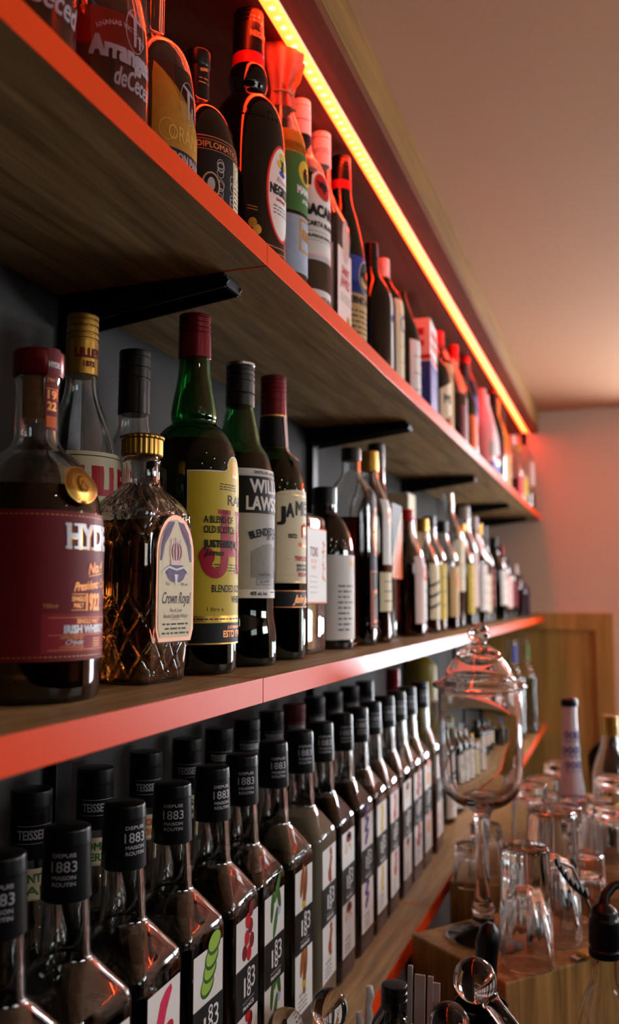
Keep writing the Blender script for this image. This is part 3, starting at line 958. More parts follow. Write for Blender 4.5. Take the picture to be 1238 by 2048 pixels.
# -- dark bottle with a large grey label
dk = bottle('wine_bottle', 'black glass bottle with a large white-grey label and gold script, behind the square bottle', (-.088, 1.092, ZM),
            [(.030, 0), (.0368, 0, .004), (.0375, .006), (.0375, .135, .022), (.027, .162, .014), (.0150, .172, .004), (.0150, .190)], D_BLACK, opaque=True)
cap(dk, .184, .207, .0158, .0158, BLACKCAP)
lb = Label([PAPER]); lb.rect(-.046, .012, .046, .118, PAPER)
for k in range(9): lb.fine(-.030, -.004 - (k % 3) * .004, .078 - k * .0068, .0026, INK, 2)
for k in range(7): lb.line([(.006 + .004 * (j % 2), .108 - k * .013 - j * .0035) for j in range(4)], .0016, GOLD, 2)
lb.text('Rhum', -.001, .104, .007, GOLD, 2, 'c', .02, shear=.4)
lb.build('front_label', dk, R='auto')

def simple(name, label, X, Y, z0, h, R, g, liq=None, capm=BLACKCAP, caph=.03, capr=.014, lab=None, shoulder=.62, neck=.74, rot=0.0, opaque=False, square=False, group=None, fil=.02, key=None, n=32, t=.0028, belly=None):
    """bottle with straight body, round shoulder and neck; heights as fractions of h; lab = list of (v0, v1, half width, material, extras)"""
    zs, zn = h * shoulder, h * neck
    rn = capr - .0012
    b = R * .3 if square else R
    pr = [(R - .006, R - .006, max(b - .006, .004), 0), (R - .0008, R - .0008, b, 0, .004), (R, R, b, .007), (R, R, b, zs, fil)]
    if belly: pr = [(R - .006, R - .006, max(b - .006, .004), 0), (R * .86, R * .86, b * .86, 0, .004), (R, R, b, h * belly, .03), (R * .93, R * .93, b * .93, zs, fil)]
    pr += [(rn + .0016, rn + .0016, rn + .0016, zn, fil * .6), (rn, rn, rn, h - caph * .3)]
    o = bottle(name, label, (X, Y, z0), pr, g, t, liq, rot, key, n, 'bottle', group, opaque=opaque)
    if capm: cap(o, h - caph, h, capr + .0004, capr, capm, (.55, .72, .88) if caph > .02 else (), n=24)
    for q in (lab or []):
        v0, v1, hw, m = q[:4]
        L_ = Label([m]); L_.rect(-hw, v0 * h, hw, v1 * h, m)
        if len(q) > 4: q[4](L_, v0 * h, v1 * h, hw)
        if square: L_.build('front_label', o, flat=R + .0002)
        else: L_.build('front_label', o, R='auto')
    return o

# extras for labels
def lines(m, n=4, h=.0022):
    def f(L_, v0, v1, hw):
        for k in range(n): L_.fine(-hw * .7, hw * .7, v1 - (v1 - v0) * (k + 1) / (n + 1), h, m, 2)
    return f
def word(s, m, vf=.6, hf=.16, wf=1.5, more=None, bold=.05, shear=0):
    def f(L_, v0, v1, hw):
        L_.text(s, 0, v0 + (v1 - v0) * vf, (v1 - v0) * hf, m, 2, 'c', hw * wf, bold=bold, shear=shear)
        if more: more(L_, v0, v1, hw)
    return f
def badge(m, m2=None, vf=.75, r=.010):
    def f(L_, v0, v1, hw):
        L_.ell(0, v0 + (v1 - v0) * vf, r, r * 1.2, m, 2)
        if m2: L_.ell(0, v0 + (v1 - v0) * vf, r * .7, r * .85, m2, 3)
    return f
def both(*fs):
    def f(*a):
        for g_ in fs: g_(*a)
    return f

# behind the front row
lil = bottle('aperitif_bottle', 'clear bottle with gold cap and white label, behind the maroon-labelled whiskey bottle', (-.155, .637, ZM),
             [(.028, 0), (.034, 0, .005), (.0345, .008), (.0345, .165, .03), (.0255, .205, .02), (.0135, .236, .012), (.0128, .26), (.0126, .300)], G_CLEAR, .003, (L_PALE, .170))
cap(lil, .2515, .3045, .0138, .0133, GOLDCAP, (.58, .68, .80, .90))
lb = Label([MAROON]); lb.text('LILLET', 0, .266, .0075, MAROON, 0, 'c', .024, bold=.06); lb.text('1872', 0, .258, .0045, MAROON, 0, 'c', .010, bold=.05); lb.build('cap_lettering', lil, R=.0139, th=math.radians(-30))
lb = Label([CREAM]); lb.rect(-.040, .095, .040, .183, CREAM); lb.rect(-.040, .1790, .040, .1798, INK, 1); lb.text('LILLET', 0, .148, .022, RED, 2, 'c', .060, bold=.06); lb.fine(-.03, .03, .136, .003, INK, 2); lb.build('front_label', lil, R=lambda v: .0347 if v < .165 else .0347 - (v - .165) * .10, th=math.radians(-5))
o = simple('whisky_bottle', 'clear bottle with a long plain black cap, behind the cut-glass decanter', -.160, .732, ZM, .299, .0345, G_CLEAR, (L_WHISKY, .16), BLACKCAP, .062, .0148, [(.15, .5, .04, GREYP, lines(INK))], .60, .74)

# farther along the middle shelf
o = simple('whisky_bottle', 'clear square-shouldered bottle of dark whisky with orange oval label and black cap', -.080, 1.185, ZM, .273, .0345, G_CLEAR, (glass('black whisky', (.05, .014, .006), ior=1.36), .174), BLACKCAP, .018, .0138,
       [(.08, .78, .016, INK, lambda L_, a, b, w: (L_.ell(0, .155, .0125, .034, ORANGE, 1), L_.ell(0, .155, .0095, .028, CREAM, 2), L_.ell(0, .155, .006, .020, COPPER, 3), L_.frame(-w * .85, a + .004, w * .85, .10, .0012, ORANGE, 1), L_.rect(-.010, .030, .010, .075, ORANGE, 1), L_.rect(-.007, .035, .007, .07, INK, 2)))], .76, .86, fil=.008)
o = simple('whisky_bottle', 'clear bottle with a dull gold cap, just behind the square-shouldered dark whisky', -.075, 1.262, ZM, .280, .031, G_CLEAR, (L_WHISKY, .17), GOLDCAP, .030, .0138,
       [(.16, .36, .026, CREAM, lines(INK, 3)), (.40, .74, .020, PAPER, badge(COPPER, PAPER))], .72, .84)
o = simple('whisky_bottle', 'dark whisky bottle with slanted red and cream label and tall black cap', -.105, 1.412, ZM, .318, .034, D_BROWN, None, BLACKCAP, .040, .0143,
       [(.30, .68, .034, ORANGE, lambda L_, a, b, w: (L_.poly([(-w, a), (-w, a + .030), (w, b - .006), (w, b - .036)], CREAM, 1), L_.poly([(-w, a + .03), (-w, b), (w, b), (w, b - .006)], INK, 1), L_.line([(-w, a + .012), (w, b - .026)], .006, RED, 2)))], .60, .76, opaque=True, square=True)
t = thing('bottle_carton', 'tall cream cardboard bottle carton behind the slanted-label whisky', 'carton', (-.165, 1.80, ZM))
bm = bmesh.new(); box(bm, -.032, -.032, 0, .032, .032, .278, bevel=.001); finish('carton_body', bm, CREAM, t, smooth=False)
lb = Label([MAROON]); lb.rect(-.026, .05, .026, .12, MAROON); lb.rect(-.02, .16, .02, .20, GOLD, 1); lb.build('printed_panel', t, flat=.0322)
far_m = [  # X, Y, h, R, glass, liquid, cap, cap height, label list, shoulder, neck, description
    (-.073, 1.490, .215, .030, G_CLEAR, (L_RED, .12), REDCAP, .020, [(.10, .62, .026, PINKP, badge(RED, PINKP))], .64, .80, 'small clear bottle of red liqueur with pink label and red cap, beside the slanted-label whisky'),
    (-.085, 1.560, .207, .030, D_BROWN, None, MAROON_FOIL, .025, [(.12, .60, .028, PAPER, both(badge(ORANGE, None, .8), lines(INK, 3)))], .62, .80, 'small brown bottle with white and orange label and maroon cap'),
    (-.078, 1.640, .212, .031, G_CLEAR, (L_WHISKY, .13), GOLDCAP, .025, [(.12, .60, .028, CREAM, lambda L_, a, b, w: [L_.line([(-w, a + .02 * k), (w, a + .02 * k + .02)], .005, INK, 1) for k in range(1, 4)])], .62, .80, 'amber bottle with zebra striped cream label and gold cap'),
    (-.082, 1.725, .224, .032, G_CLEAR, (L_WHISKY, .14), BLACKCAP, .022, [(.10, .58, .030, YELLOW, lines(INK, 3))], .66, .80, 'round-shouldered amber bottle with mustard yellow label and black cap'),
    (-.075, 1.815, .221, .033, G_CLEAR, (L_DARK, .14), BLACKCAP, .024, [(.12, .58, .030, TAN, badge(ORANGE, COPPER, .7, .013))], .68, .82, 'squat dark bottle with orange and tan label and black cap'),
    (-.085, 1.945, .300, .034, G_CLEAR, (L_DARK, .085), None, .02, [(.26, .63, .032, CREAM, lines(GREYP, 3))], .68, .82, 'tallest clear bottle far along the middle shelf, open neck, plain pale yellow label'),
    (-.078, 2.060, .235, .030, G_CLEAR, (L_PALE, .15), GOLDCAP, .02, [(.12, .60, .026, YELLOW, lines(RED, 3))], .64, .80, 'small pale bottle with narrow yellow label and gold cap, right of the tall open-necked bottle'),
    (-.085, 2.160, .285, .031, G_CLEAR, (L_CLEAR, .18), WHITECAP, .03, [(.15, .60, .028, PINKP, badge(RED, WHITE))], .62, .80, 'slim clear bottle with pink label and white cap'),
    (-.078, 2.250, .268, .032, G_CLEAR, (L_CLEAR, .17), WHITECAP, .03, [(.12, .55, .030, PAPER, lines(RED, 4))], .62, .80, 'slim clear bottle with white label and red print, white cap'),
    (-.082, 2.345, .258, .032, G_CLEAR, (L_PALE, .16), GOLDCAP, .03, [(.10, .48, .030, CREAM, lines(INK, 3))], .62, .80, 'pale bottle with low cream label and gold cap, in front of the black-necked bottle'),
    (-.086, 2.460, .260, .031, D_BLACK, None, BLACKCAP, .055, [(.15, .55, .028, MAROON, lines(GOLD, 3))], .60, .76, 'black bottle with maroon label and long black cap near the far end'),
    (-.080, 2.640, .240, .036, D_GREEN, None, BLACKCAP, .030, [(.18, .60, .034, PAPER, both(badge(RED, None, .8, .009), lines(INK, 3)))], .66, .80, 'dark green bottle with white label and black cap near the end of the middle shelf'),
    (-.080, 2.780, .225, .034, D_BROWN, None, MAROON_FOIL, .028, [(.15, .58, .032, PINKP, lines(RED, 3))], .64, .80, 'brown bottle with pink label and maroon cap near the far end of the middle shelf'),
    (-.080, 2.920, .190, .034, D_BLACK, None, BLACKCAP, .024, [(.2, .6, .032, MAROON)], .66, .82, 'short black bottle with maroon label near the far end of the middle shelf'),
    (-.070, 3.060, .175, .033, D_BLACK, None, WHITECAP, .045, [], .66, .80, 'short black bottle with white cap, second last on the middle shelf'),
    (-.070, 3.190, .145, .036, D_BLUE, None, BLACKCAP, .020, [], .70, .84, 'squat dark blue bottle, last on the middle shelf'),
]
for (X, Y, h, R, g, lq, cm, ch, labs, sh, nk, d) in far_m:
    simple('spirit_bottle', d, X, Y, ZM, h, R, g, lq, cm, ch, .0128, labs, sh, nk, opaque=g in OPAQ, n=28)
# ================================================================ top shelf
ZU = SHELF_U
M_print = mat('etched white print', (150, 134, 140), .6, noise=.04)
RUM = [(.030, 0), (.0355, 0, .006), (.0365, .012), (.0365, .100, .028), (.0285, .138, .018), (.0105, .150, .006), (.0096, .157), (.0100, .205)]
def rum(X, Y, label, liq, z1):
    b = bottle('rum_bottle', label, (X, Y, ZU), RUM, G_CLEAR, .0035, (liq, z1), key='rum')
    solid('cork', P([(.0060, .192), (.0066, .197), (.0070, .2055)]), CORK, b, 20, key='rumcork')
    solid('stopper', P([(.0118, .2055), (.0125, .207), (.0125, .222, .002), (.001, .223)]), D_BROWN, b, 24, key='rumstop')
    return b
def ti_logo(lb, u, v, s=1.0):
    lb.ring(u, v, .0085 * s, .0160 * s, .0006, M_print, 1, 32)
    lb.poly([(u - .0068 * s, v + .0115 * s), (u - .0050 * s, v + .0125 * s), (u + .0055 * s, v + .0085 * s), (u + .0055 * s, v + .0060 * s), (u - .0040 * s, v + .0095 * s)], M_print, 1)
    lb.poly([(u - .0022 * s, v + .0090 * s), (u + .0010 * s, v + .0080 * s), (u + .0002 * s, v - .0120 * s), (u - .0018 * s, v - .0120 * s)], M_print, 2)
    lb.rect(u + .0030 * s, v - .0120 * s, u + .0048 * s, v - .0020 * s, M_print, 2)
L_ROSE = glass('rose rum', (.42, .06, .045), ior=1.36)
b = rum(-.066, .425, 'clear rum bottle with white script, cut off by the top left corner', L_DARK, .115)
lb = Label([M_print]); lb.text('Ceced', .010, .046, .016, M_print, 1, 'c', .040, shear=.25, bold=.02); lb.text('Arranges', .004, .066, .012, M_print, 1, 'c', .046, bold=.06); ti_logo(lb, .012, .094); lb.build('etched_lettering', b, R='auto', th=math.radians(-30))
b = rum(-.066, .514, 'clear rum bottle of red liquid with white etched lettering, left of the lemon rum', L_ROSE, .100)
lb = Label([M_print])
lb.text('ANANAS VICTORIA', .004, .0885, .0034, M_print, 1, 'c', .040, bold=.02, arc=.03)
lb.text('Arranges', .006, .064, .0135, M_print, 1, 'c', .050, bold=.06); lb.text('deCeced', .014, .046, .0135, M_print, 1, 'c', .034, shear=.15, bold=.02); ti_logo(lb, .014, .0905)
lb.build('etched_lettering', b, R='auto', th=math.radians(-34))
b = rum(-.070, .598, 'clear rum bottle with gold and dark lemon label below its long glass neck', L_DARK, .1235)
M_olive = mat('gold lemon print', (170, 118, 30), .45, noise=.2, nscale=150)
lb = Label([M_olive])
lb.poly([(-.020, .030), (.034, .030), (.034, .062), (.018, .066), (.004, .072), (-.008, .082), (-.0150, .100), (-.0175, .112), (-.0195, .100)], M_olive, 0)
lb.rect(-.0150, .030, .034, .0445, INK, 1)
lb.text('CITRON', -.0140, .0345, .0072, M_print, 2, 'l', .026, bold=.05); lb.text('PAIN', .0145, .0345, .0072, M_print, 2, 'l', .016, bold=.05)
M_fr = mat('pale lemon print', (206, 160, 70), .5, noise=.1)
lb.ring(-.008, .058, .0062, .0085, .0006, M_fr, 2); lb.text('ORAN', .008, .051, .012, M_fr, 2, 'c', .030)
ti_logo(lb, .013, .0860, 1.1)
lb.build('front_label', b, R='auto', th=math.radians(-28))

# dark brown squat rum bottle with long black label
dp = bottle('rum_bottle', 'squat dark brown rum bottle with black and cream label, behind the lemon rum bottle', (-.076, .690, ZU),
            [(.030, 0), (.0365, 0, .005), (.0372, .01), (.0372, .100, .026), (.0265, .135, .016), (.0105, .146, .006), (.0105, .175)], D_BROWN, opaque=True)
solid('cap', P([(.0110, .150), (.0112, .180, .001), (.0118, .1815), (.0118, .1955, .002), (.001, .1965)]), BLACKCAP, dp, 32)
lb = Label([COPPER]); lb.line([(-.004, .174), (.004, .176)], .003, COPPER, 0); lb.fine(-.005, .006, .166, .0016, COPPER, 0); lb.fine(-.005, .006, .162, .0016, COPPER, 0); lb.build('cap_lettering', dp, R=.0114, th=math.radians(-30))
lb = Label([INK])
lb.rect(-.045, .018, .022, .1010, INK); lb.line([(-.045, .0995), (.022, .0995)], .0008, COPPER, 1); lb.frame(-.034, .0870, .0205, .0965, .0005, COPPER, 1)
lb.text('DIPLOMATICO', -.0060, .0890, .0055, COPPER, 2, 'c', .049, bold=.03)
for k in range(12):
    lb.ring(-.004 + .010 * math.cos(k * 2.1), .060 + .016 * math.sin(k * 1.7), .0035, .0045, .0006, GREYP, 2, 10)
lb.ell(-.018, .055, .0085, .012, TAN, 2); lb.ell(-.018, .055, .0070, .0105, INK, 3); lb.ell(-.018, .056, .0035, .006, GREYP, 4)
lb.rect(.0075, .0200, .0215, .0850, CREAM, 2); lb.frame(.0090, .066, .0200, .083, .0006, INK, 3); lb.ring(.0145, .0745, .0038, .0055, .0006, INK, 3, 14)
for k in range(9): lb.fine(.0090, .0200, .061 - k * .0042, .0020, INK, 3)
lb.build('front_label', dp, R='auto', th=math.radians(-15))

# black bottle with bulged neck and oval label
ng = bottle('rum_bottle', 'black rum bottle with bulged neck, red neck band and oval red-rimmed label', (-.070, .792, ZU),
            [(.030, 0), (.0375, 0, .005), (.0382, .01), (.0382, .158, .024), (.0330, .190, .016), (.0175, .2095, .003), (.0170, .2105, .004), (.0205, .2200, .008), (.0190, .2340, .008), (.0160, .2390), (.0155, .295)], D_BLACK, opaque=True)
solid('neck_band', P([(.0168, .2375), (.0167, .2385), (.0164, .2500), (.0160, .2505)]), REDCAP, ng, 40)
cap(ng, .2505, .2980, .0163, .0155, BLACKCAP, (.70, .80, .90))
lb = Label([COPPER]); lb.text('NEGRITA', .004, .266, .0060, COPPER, 0, 'c', .026, bold=.06); lb.ring(.004, .2765, .002, .0025, .0006, COPPER, 0); lb.build('cap_lettering', ng, R=.0163, th=math.radians(-28))
lb = Label([D_BLACK]); lb.text('NEGRITA', -.004, .1720, .0085, D_BLACK, 0, 'c', .055, bold=.06); lb.build('embossed_lettering', ng, R=lambda v: .0352 - (v - .172) * .25, th=math.radians(-48), base=.0012)
lb = Label([RED])
lb.ell(0, .098, .0215, .050, RED, 0, 44); lb.ell(0, .098, .0200, .0480, ORANGE, 1, 44); lb.ell(0, .098, .0190, .0465, PAPER, 2, 44)
lb.ell(.001, .128, .0042, .0075, INK, 3); lb.ell(.001, .1365, .0055, .0042, YELLOW, 4); lb.ell(-.0045, .128, .0035, .004, YELLOW, 4); lb.ell(.0065, .127, .0035, .004, YELLOW, 4); lb.ell(.001, .1190, .006, .003, BLUEP, 4)
lb.text('Rhum', 0, .1085, .0055, RED, 3, 'c', .018, shear=.4); lb.text('NEGRITA', 0, .0955, .0095, INK, 3, 'c', .034, bold=.06); lb.text('BARDINET', 0, .0890, .0032, RED, 3, 'c', .018, bold=.05)
for k in range(3): lb.fine(-.013, .013, .083 - k * .0036, .0016, INK, 3)
lb.build('front_label', ng, R='auto', th=math.radians(-6))
lb = Label([GOLD]); lb.line([(-.030, .078), (-.020, .0765)], .0008, GOLD, 0); lb.line([(-.030, .075), (-.020, .0735)], .0008, GOLD, 0); lb.ell(-.0245, .061, .0042, .0050, GOLD, 0); lb.ell(-.0200, .0545, .0042, .0050, GOLD, 1)
for k in range(4): lb.line([(-.034, .044 - k * .006), (.0, .041 - k * .006), (.03, .044 - k * .006)], .0007, COPPER, 0)
lb.build('lower_print', ng, R=.0383, th=math.radians(-22))

# punch bottle with a cloth tied over its cap
pn = bottle('punch_bottle', 'clear punch bottle with woven cloth tied over its cap and green and yellow label', (-.066, .872, ZU),
            [(.024, 0), (.0295, 0, .004), (.030, .008), (.030, .190, .03), (.017, .228, .012), (.0125, .245), (.0122, .262)], G_CLEAR, .003, (L_PALE, .20))
def gathered(q):
    a = math.atan2(q.y, q.x)
    L = math.hypot(q.x, q.y)
    k = .0014 * math.sin(9 * a) * min(1, L / .012) + .0022 * math.sin(3 * a + 1) * min(1, L / .02)
    return Vector((q.x * (1 + k / max(L, .004)), q.y * (1 + k / max(L, .004)), q.z + .002 * math.sin(5 * a) * (q.z > .29)))
M_cloth = mat('woven cloth', (196, 120, 92), .85, noise=.45, nscale=420, stretch=(1, 1, 3), bump=.6)
solid('cloth_cover', P([(.0150, .236), (.0140, .244), (.0128, .2535, .003), (.0150, .264), (.0215, .284, .01), (.0240, .304, .006), (.0215, .318, .004), (.016, .322), (.001, .321)]), M_cloth, pn, 72, mod=gathered)
bm = bmesh.new(); tube(bm, [(.0140 * math.cos(a * PI / 12), .0140 * math.sin(a * PI / 12), .2535) for a in range(25)], .0009, 6); finish('tie_string', bm, TAN, pn)
bm = bmesh.new()
pts = [(.018, .010, .300), (.026, .008, .290), (.024, -.004, .262), (.017, -.006, .252)]
vs = [bm.verts.new(p) for p in pts]; bm.faces.new(vs); r = bmesh.ops.extrude_face_region(bm, geom=bm.faces[:]); bmesh.ops.translate(bm, verts=[g for g in r['geom'] if isinstance(g, bmesh.types.BMVert)], vec=(.0008, -.0006, 0)); finish('hanging_tag', bm, TAN, pn, smooth=False)
lb = Label([GREENP])
lb.rect(-.030, .112, .030, .190, GREENP); lb.rect(-.030, .178, .030, .205, M_olive, 0); lb.line([(-.03, .178), (.03, .178)], .001, GOLD, 1)
lb.ell(.002, .158, .0125, .0140, YELLOW, 2); lb.ell(.002, .155, .0055, .0085, INK, 3); lb.ell(.002, .160, .0035, .004, D_BROWN, 4)
lb.text('MANGOU', .006, .133, .0080, PAPER, 3, 'c', .036, bold=.06); lb.text("stan's", .006, .1235, .0060, PAPER, 3, 'c', .022, shear=.3, bold=.03)
lb.rect(-.030, .045, .030, .108, mat('pale blue label', (160, 178, 198), .5, noise=.2, nscale=120), 0); lb.frame(-.008, .070, .026, .104, .0030, GOLD, 1); lb.text('PUNCH', .009, .083, .0110, GOLD, 2, 'c', .026, bold=.06)
lb.build('front_label', pn, R='auto', th=math.radians(-8))

# white rum with a red round badge
bc = bottle('rum_bottle', 'clear rum bottle with white label, round red badge and white cap', (-.070, .948, ZU),
            [(.028, 0), (.0345, 0, .005), (.0352, .01), (.0352, .172, .024), (.0270, .205, .014), (.0145, .222, .01), (.0122, .240), (.0120, .280)], G_CLEAR, .003, (L_CLEAR, .19))
cap(bc, .2450, .2890, .0127, .0124, WHITECAP, (.40, .80, .92))
solid('cap_band', P([(.0129, .2330), (.0130, .2335), (.0130, .2450), (.0127, .2452)]), INK, bc, 32)
lb = Label([PAPER])
lb.rect(-.040, .0900, .040, .172, PAPER); lb.poly([(-.018, .172), (.018, .172), (.015, .186), (.006, .193), (-.006, .193), (-.015, .186)], PAPER, 0)
lb.ring(0, .174, .0135, .0165, .0012, GOLD, 1, 32); lb.ell(0, .174, .0128, .0158, RED, 2, 32)
lb.poly([(-.010, .181), (-.005, .178), (-.002, .181), (0, .179), (.002, .181), (.005, .178), (.010, .181), (.008, .172), (.003, .170), (0, .164), (-.003, .170), (-.008, .172)], INK, 3)
lb.text('BACARDI', .0, .1370, .0125, INK, 2, 'c', .056, bold=.07); lb.text('CARTA BLANCA', .0, .1240, .0055, INK, 2, 'c', .050, bold=.06)
lb.rect(-.030, .1175, .030, .1180, INK, 2); lb.text('SUPERIOR WHITE RUM', 0, .1105, .0034, INK, 2, 'c', .046, bold=.05); lb.rect(-.030, .1070, .030, .1074, INK, 2)
lb.rect(-.040, .0840, .040, .0900, SILVER, 0)
lb.rect(-.040, .028, .040, .050, PAPER, 0); lb.text('WHITE RUM', 0, .036, .0058, INK, 2, 'c', .036, bold=.04)
lb.build('front_label', bc, R='auto', th=math.radians(-18))

# square-shouldered rum with pale label
sj = bottle('rum_bottle', 'square clear rum bottle with pale pink label, glass medallion and red lettering', (-.070, 1.022, ZU),
            [(.026, .026, .006, 0), (.0305, .0305, .007, 0, .003), (.0312, .0312, .007, .006), (.0312, .0312, .007, .170, .016), (.0200, .0200, .014, .196, .01), (.0135, .0135, .0135, .212, .006), (.0128, .0128, .0128, .240), (.0126, .0126, .0126, .28)], G_CLEAR, .003, (L_CLEAR, .17))
cap(sj, .2420, .2860, .0135, .0132, WHITECAP, (.36, .45, .82, .92))
lb = Label([PINKP]); lb.rect(-.028, .010, .028, .130, PINKP); lb.rect(-.028, .1290, .028, .1300, GOLD, 1)
lb.ell(.004, .143, .0140, .0270, mat('frosted relief', (206, 170, 158), .3, noise=.35, nscale=260, bump=.8), 2, 32); lb.ring(.004, .143, .0142, .0275, .0012, SILVER, 3, 32)
lb.text('SAINT', .002, .098, .0110, RED, 2, 'c', .030, shear=.15, bold=.03); lb.text('JAMES', .000, .083, .0120, RED, 2, 'c', .036, shear=.15, bold=.03)
for k in range(3): lb.fine(-.018, .022, .072 - k * .004, .0018, GREENP, 2)
lb.poly([(.002, .020), (.020, .020), (.024, .046), (.014, .052), (.004, .044)], YELLOW, 2); lb.poly([(.006, .030), (.016, .026), (.018, .042), (.010, .044)], GREENP, 3); lb.ell(.013, .046, .003, .003, RED, 4)
lb.build('front_label', sj, flat=.0313)
lb = Label([PINKP]); lb.rect(-.024, .010, .027, .130, PINKP); lb.fine(-.018, .018, .030, .003, RED, 1); lb.fine(-.018, .018, .040, .003, RED, 1); lb.build('side_label', sj, flat=.0313, th=-PI / 2)

# sloping dark green bottle with a tan eagle label
fb = bottle('bitters_bottle', 'dark bitters bottle with long sloping shoulder, red cap band and tan picture label', (-.070, 1.106, ZU),
            [(.027, 0), (.0335, 0, .005), (.0342, .01), (.0342, .150, .03), (.0240, .205, .03), (.0145, .235, .02), (.0138, .29)], D_GREEN, opaque=True)
cap(fb, .2600, .2960, .0146, .0142, BLACKCAP, (.55, .68, .80, .90)); solid('cap_band', P([(.0149, .2480), (.0149, .2600), (.0146, .2602)]), REDCAP, fb, 32)
lb = Label([TAN]); lb.rect(-.038, .012, .038, .115, TAN); lb.rect(-.038, .098, .038, .150, BLUEP, 0)
lb.ell(.002, .123, .0165, .0230, CREAM, 1, 32); lb.ell(.002, .123, .0155, .0218, mat('dark sea print', (24, 50, 66), .5, noise=.3, nscale=90), 2, 32); lb.ell(-.002, .118, .0085, .0105, TAN, 3); lb.poly([(-.012, .126), (.004, .134), (.014, .128), (.006, .122), (.010, .112), (-.004, .116)], D_BROWN, 4)
lb.text('FERNET-BRANCA', .002, .085, .0090, INK, 2, 'c', .066, bold=.06)
for k in range(7): lb.fine(-.030, .030, .074 - k * .0072, .0030, INK, 2)
lb.poly([(.004, .020), (.018, .020), (.018, .030), (.004, .030)], ORANGE, 2)
lb.build('front_label', fb, R='auto', th=math.radians(-4))

far_u = [
    (-.070, 1.262, .236, .032, D_BLACK, None, BLACKCAP, .045, [(.10, .66, .006, PAPER, badge(BLUEP, None, .7, .005))], .66, .80, 'black liqueur bottle with tall black cap, right of the bitters bottle'),
    (-.070, 1.332, .237, .032, D_BLACK, None, WHITECAP, .038, [(.06, .70, .022, CREAM, both(badge(BLUEP, CREAM, .75, .011), lines(COPPER, 5)))], .72, .84, 'black bottle with white cap and cream label with blue oval'),
    (-.070, 1.448, .228, .033, D_GREEN, None, None, .02, [(.08, .58, .028, PAPER, lines(INK, 3))], .64, .90, 'dark bottle without cap and white label, left of the white and blue carton'),
]
for (X, Y, h, R, g, lq, cm, ch, labs, sh, nk, d) in far_u:
    simple('liqueur_bottle', d, X, Y, ZU, h, R, g, lq, cm, ch, .0105, labs, sh, nk, opaque=g in OPAQ, n=32)
t = thing('gift_carton', 'white and royal blue cardboard carton with a red stripe on the top shelf', 'carton', (-.072, 1.560, ZU), math.radians(4))
bm = bmesh.new(); box(bm, -.036, -.045, 0, .036, .045, .196, bevel=.0015); finish('carton_body', bm, WHITE, t, smooth=False)
for th, d, hw in ((0, .0362, .0447), (-PI / 2, .0452, .0357)):
    lb = Label([BLUEP]); lb.rect(-hw, .004, hw, .118, BLUEP); lb.rect(-hw, .122, hw, .130, RED, 0); lb.rect(-hw * .7, .165, hw * .7, .178, RED, 0); lb.rect(-hw * .7, .145, hw * .7, .156, RED, 0)
    for k in range(8): lb.fine(-hw * .7, hw * .6, .104 - k * .0085, .0030, SILVER, 1)
    lb.build('printed_panel', t, flat=d, th=th)
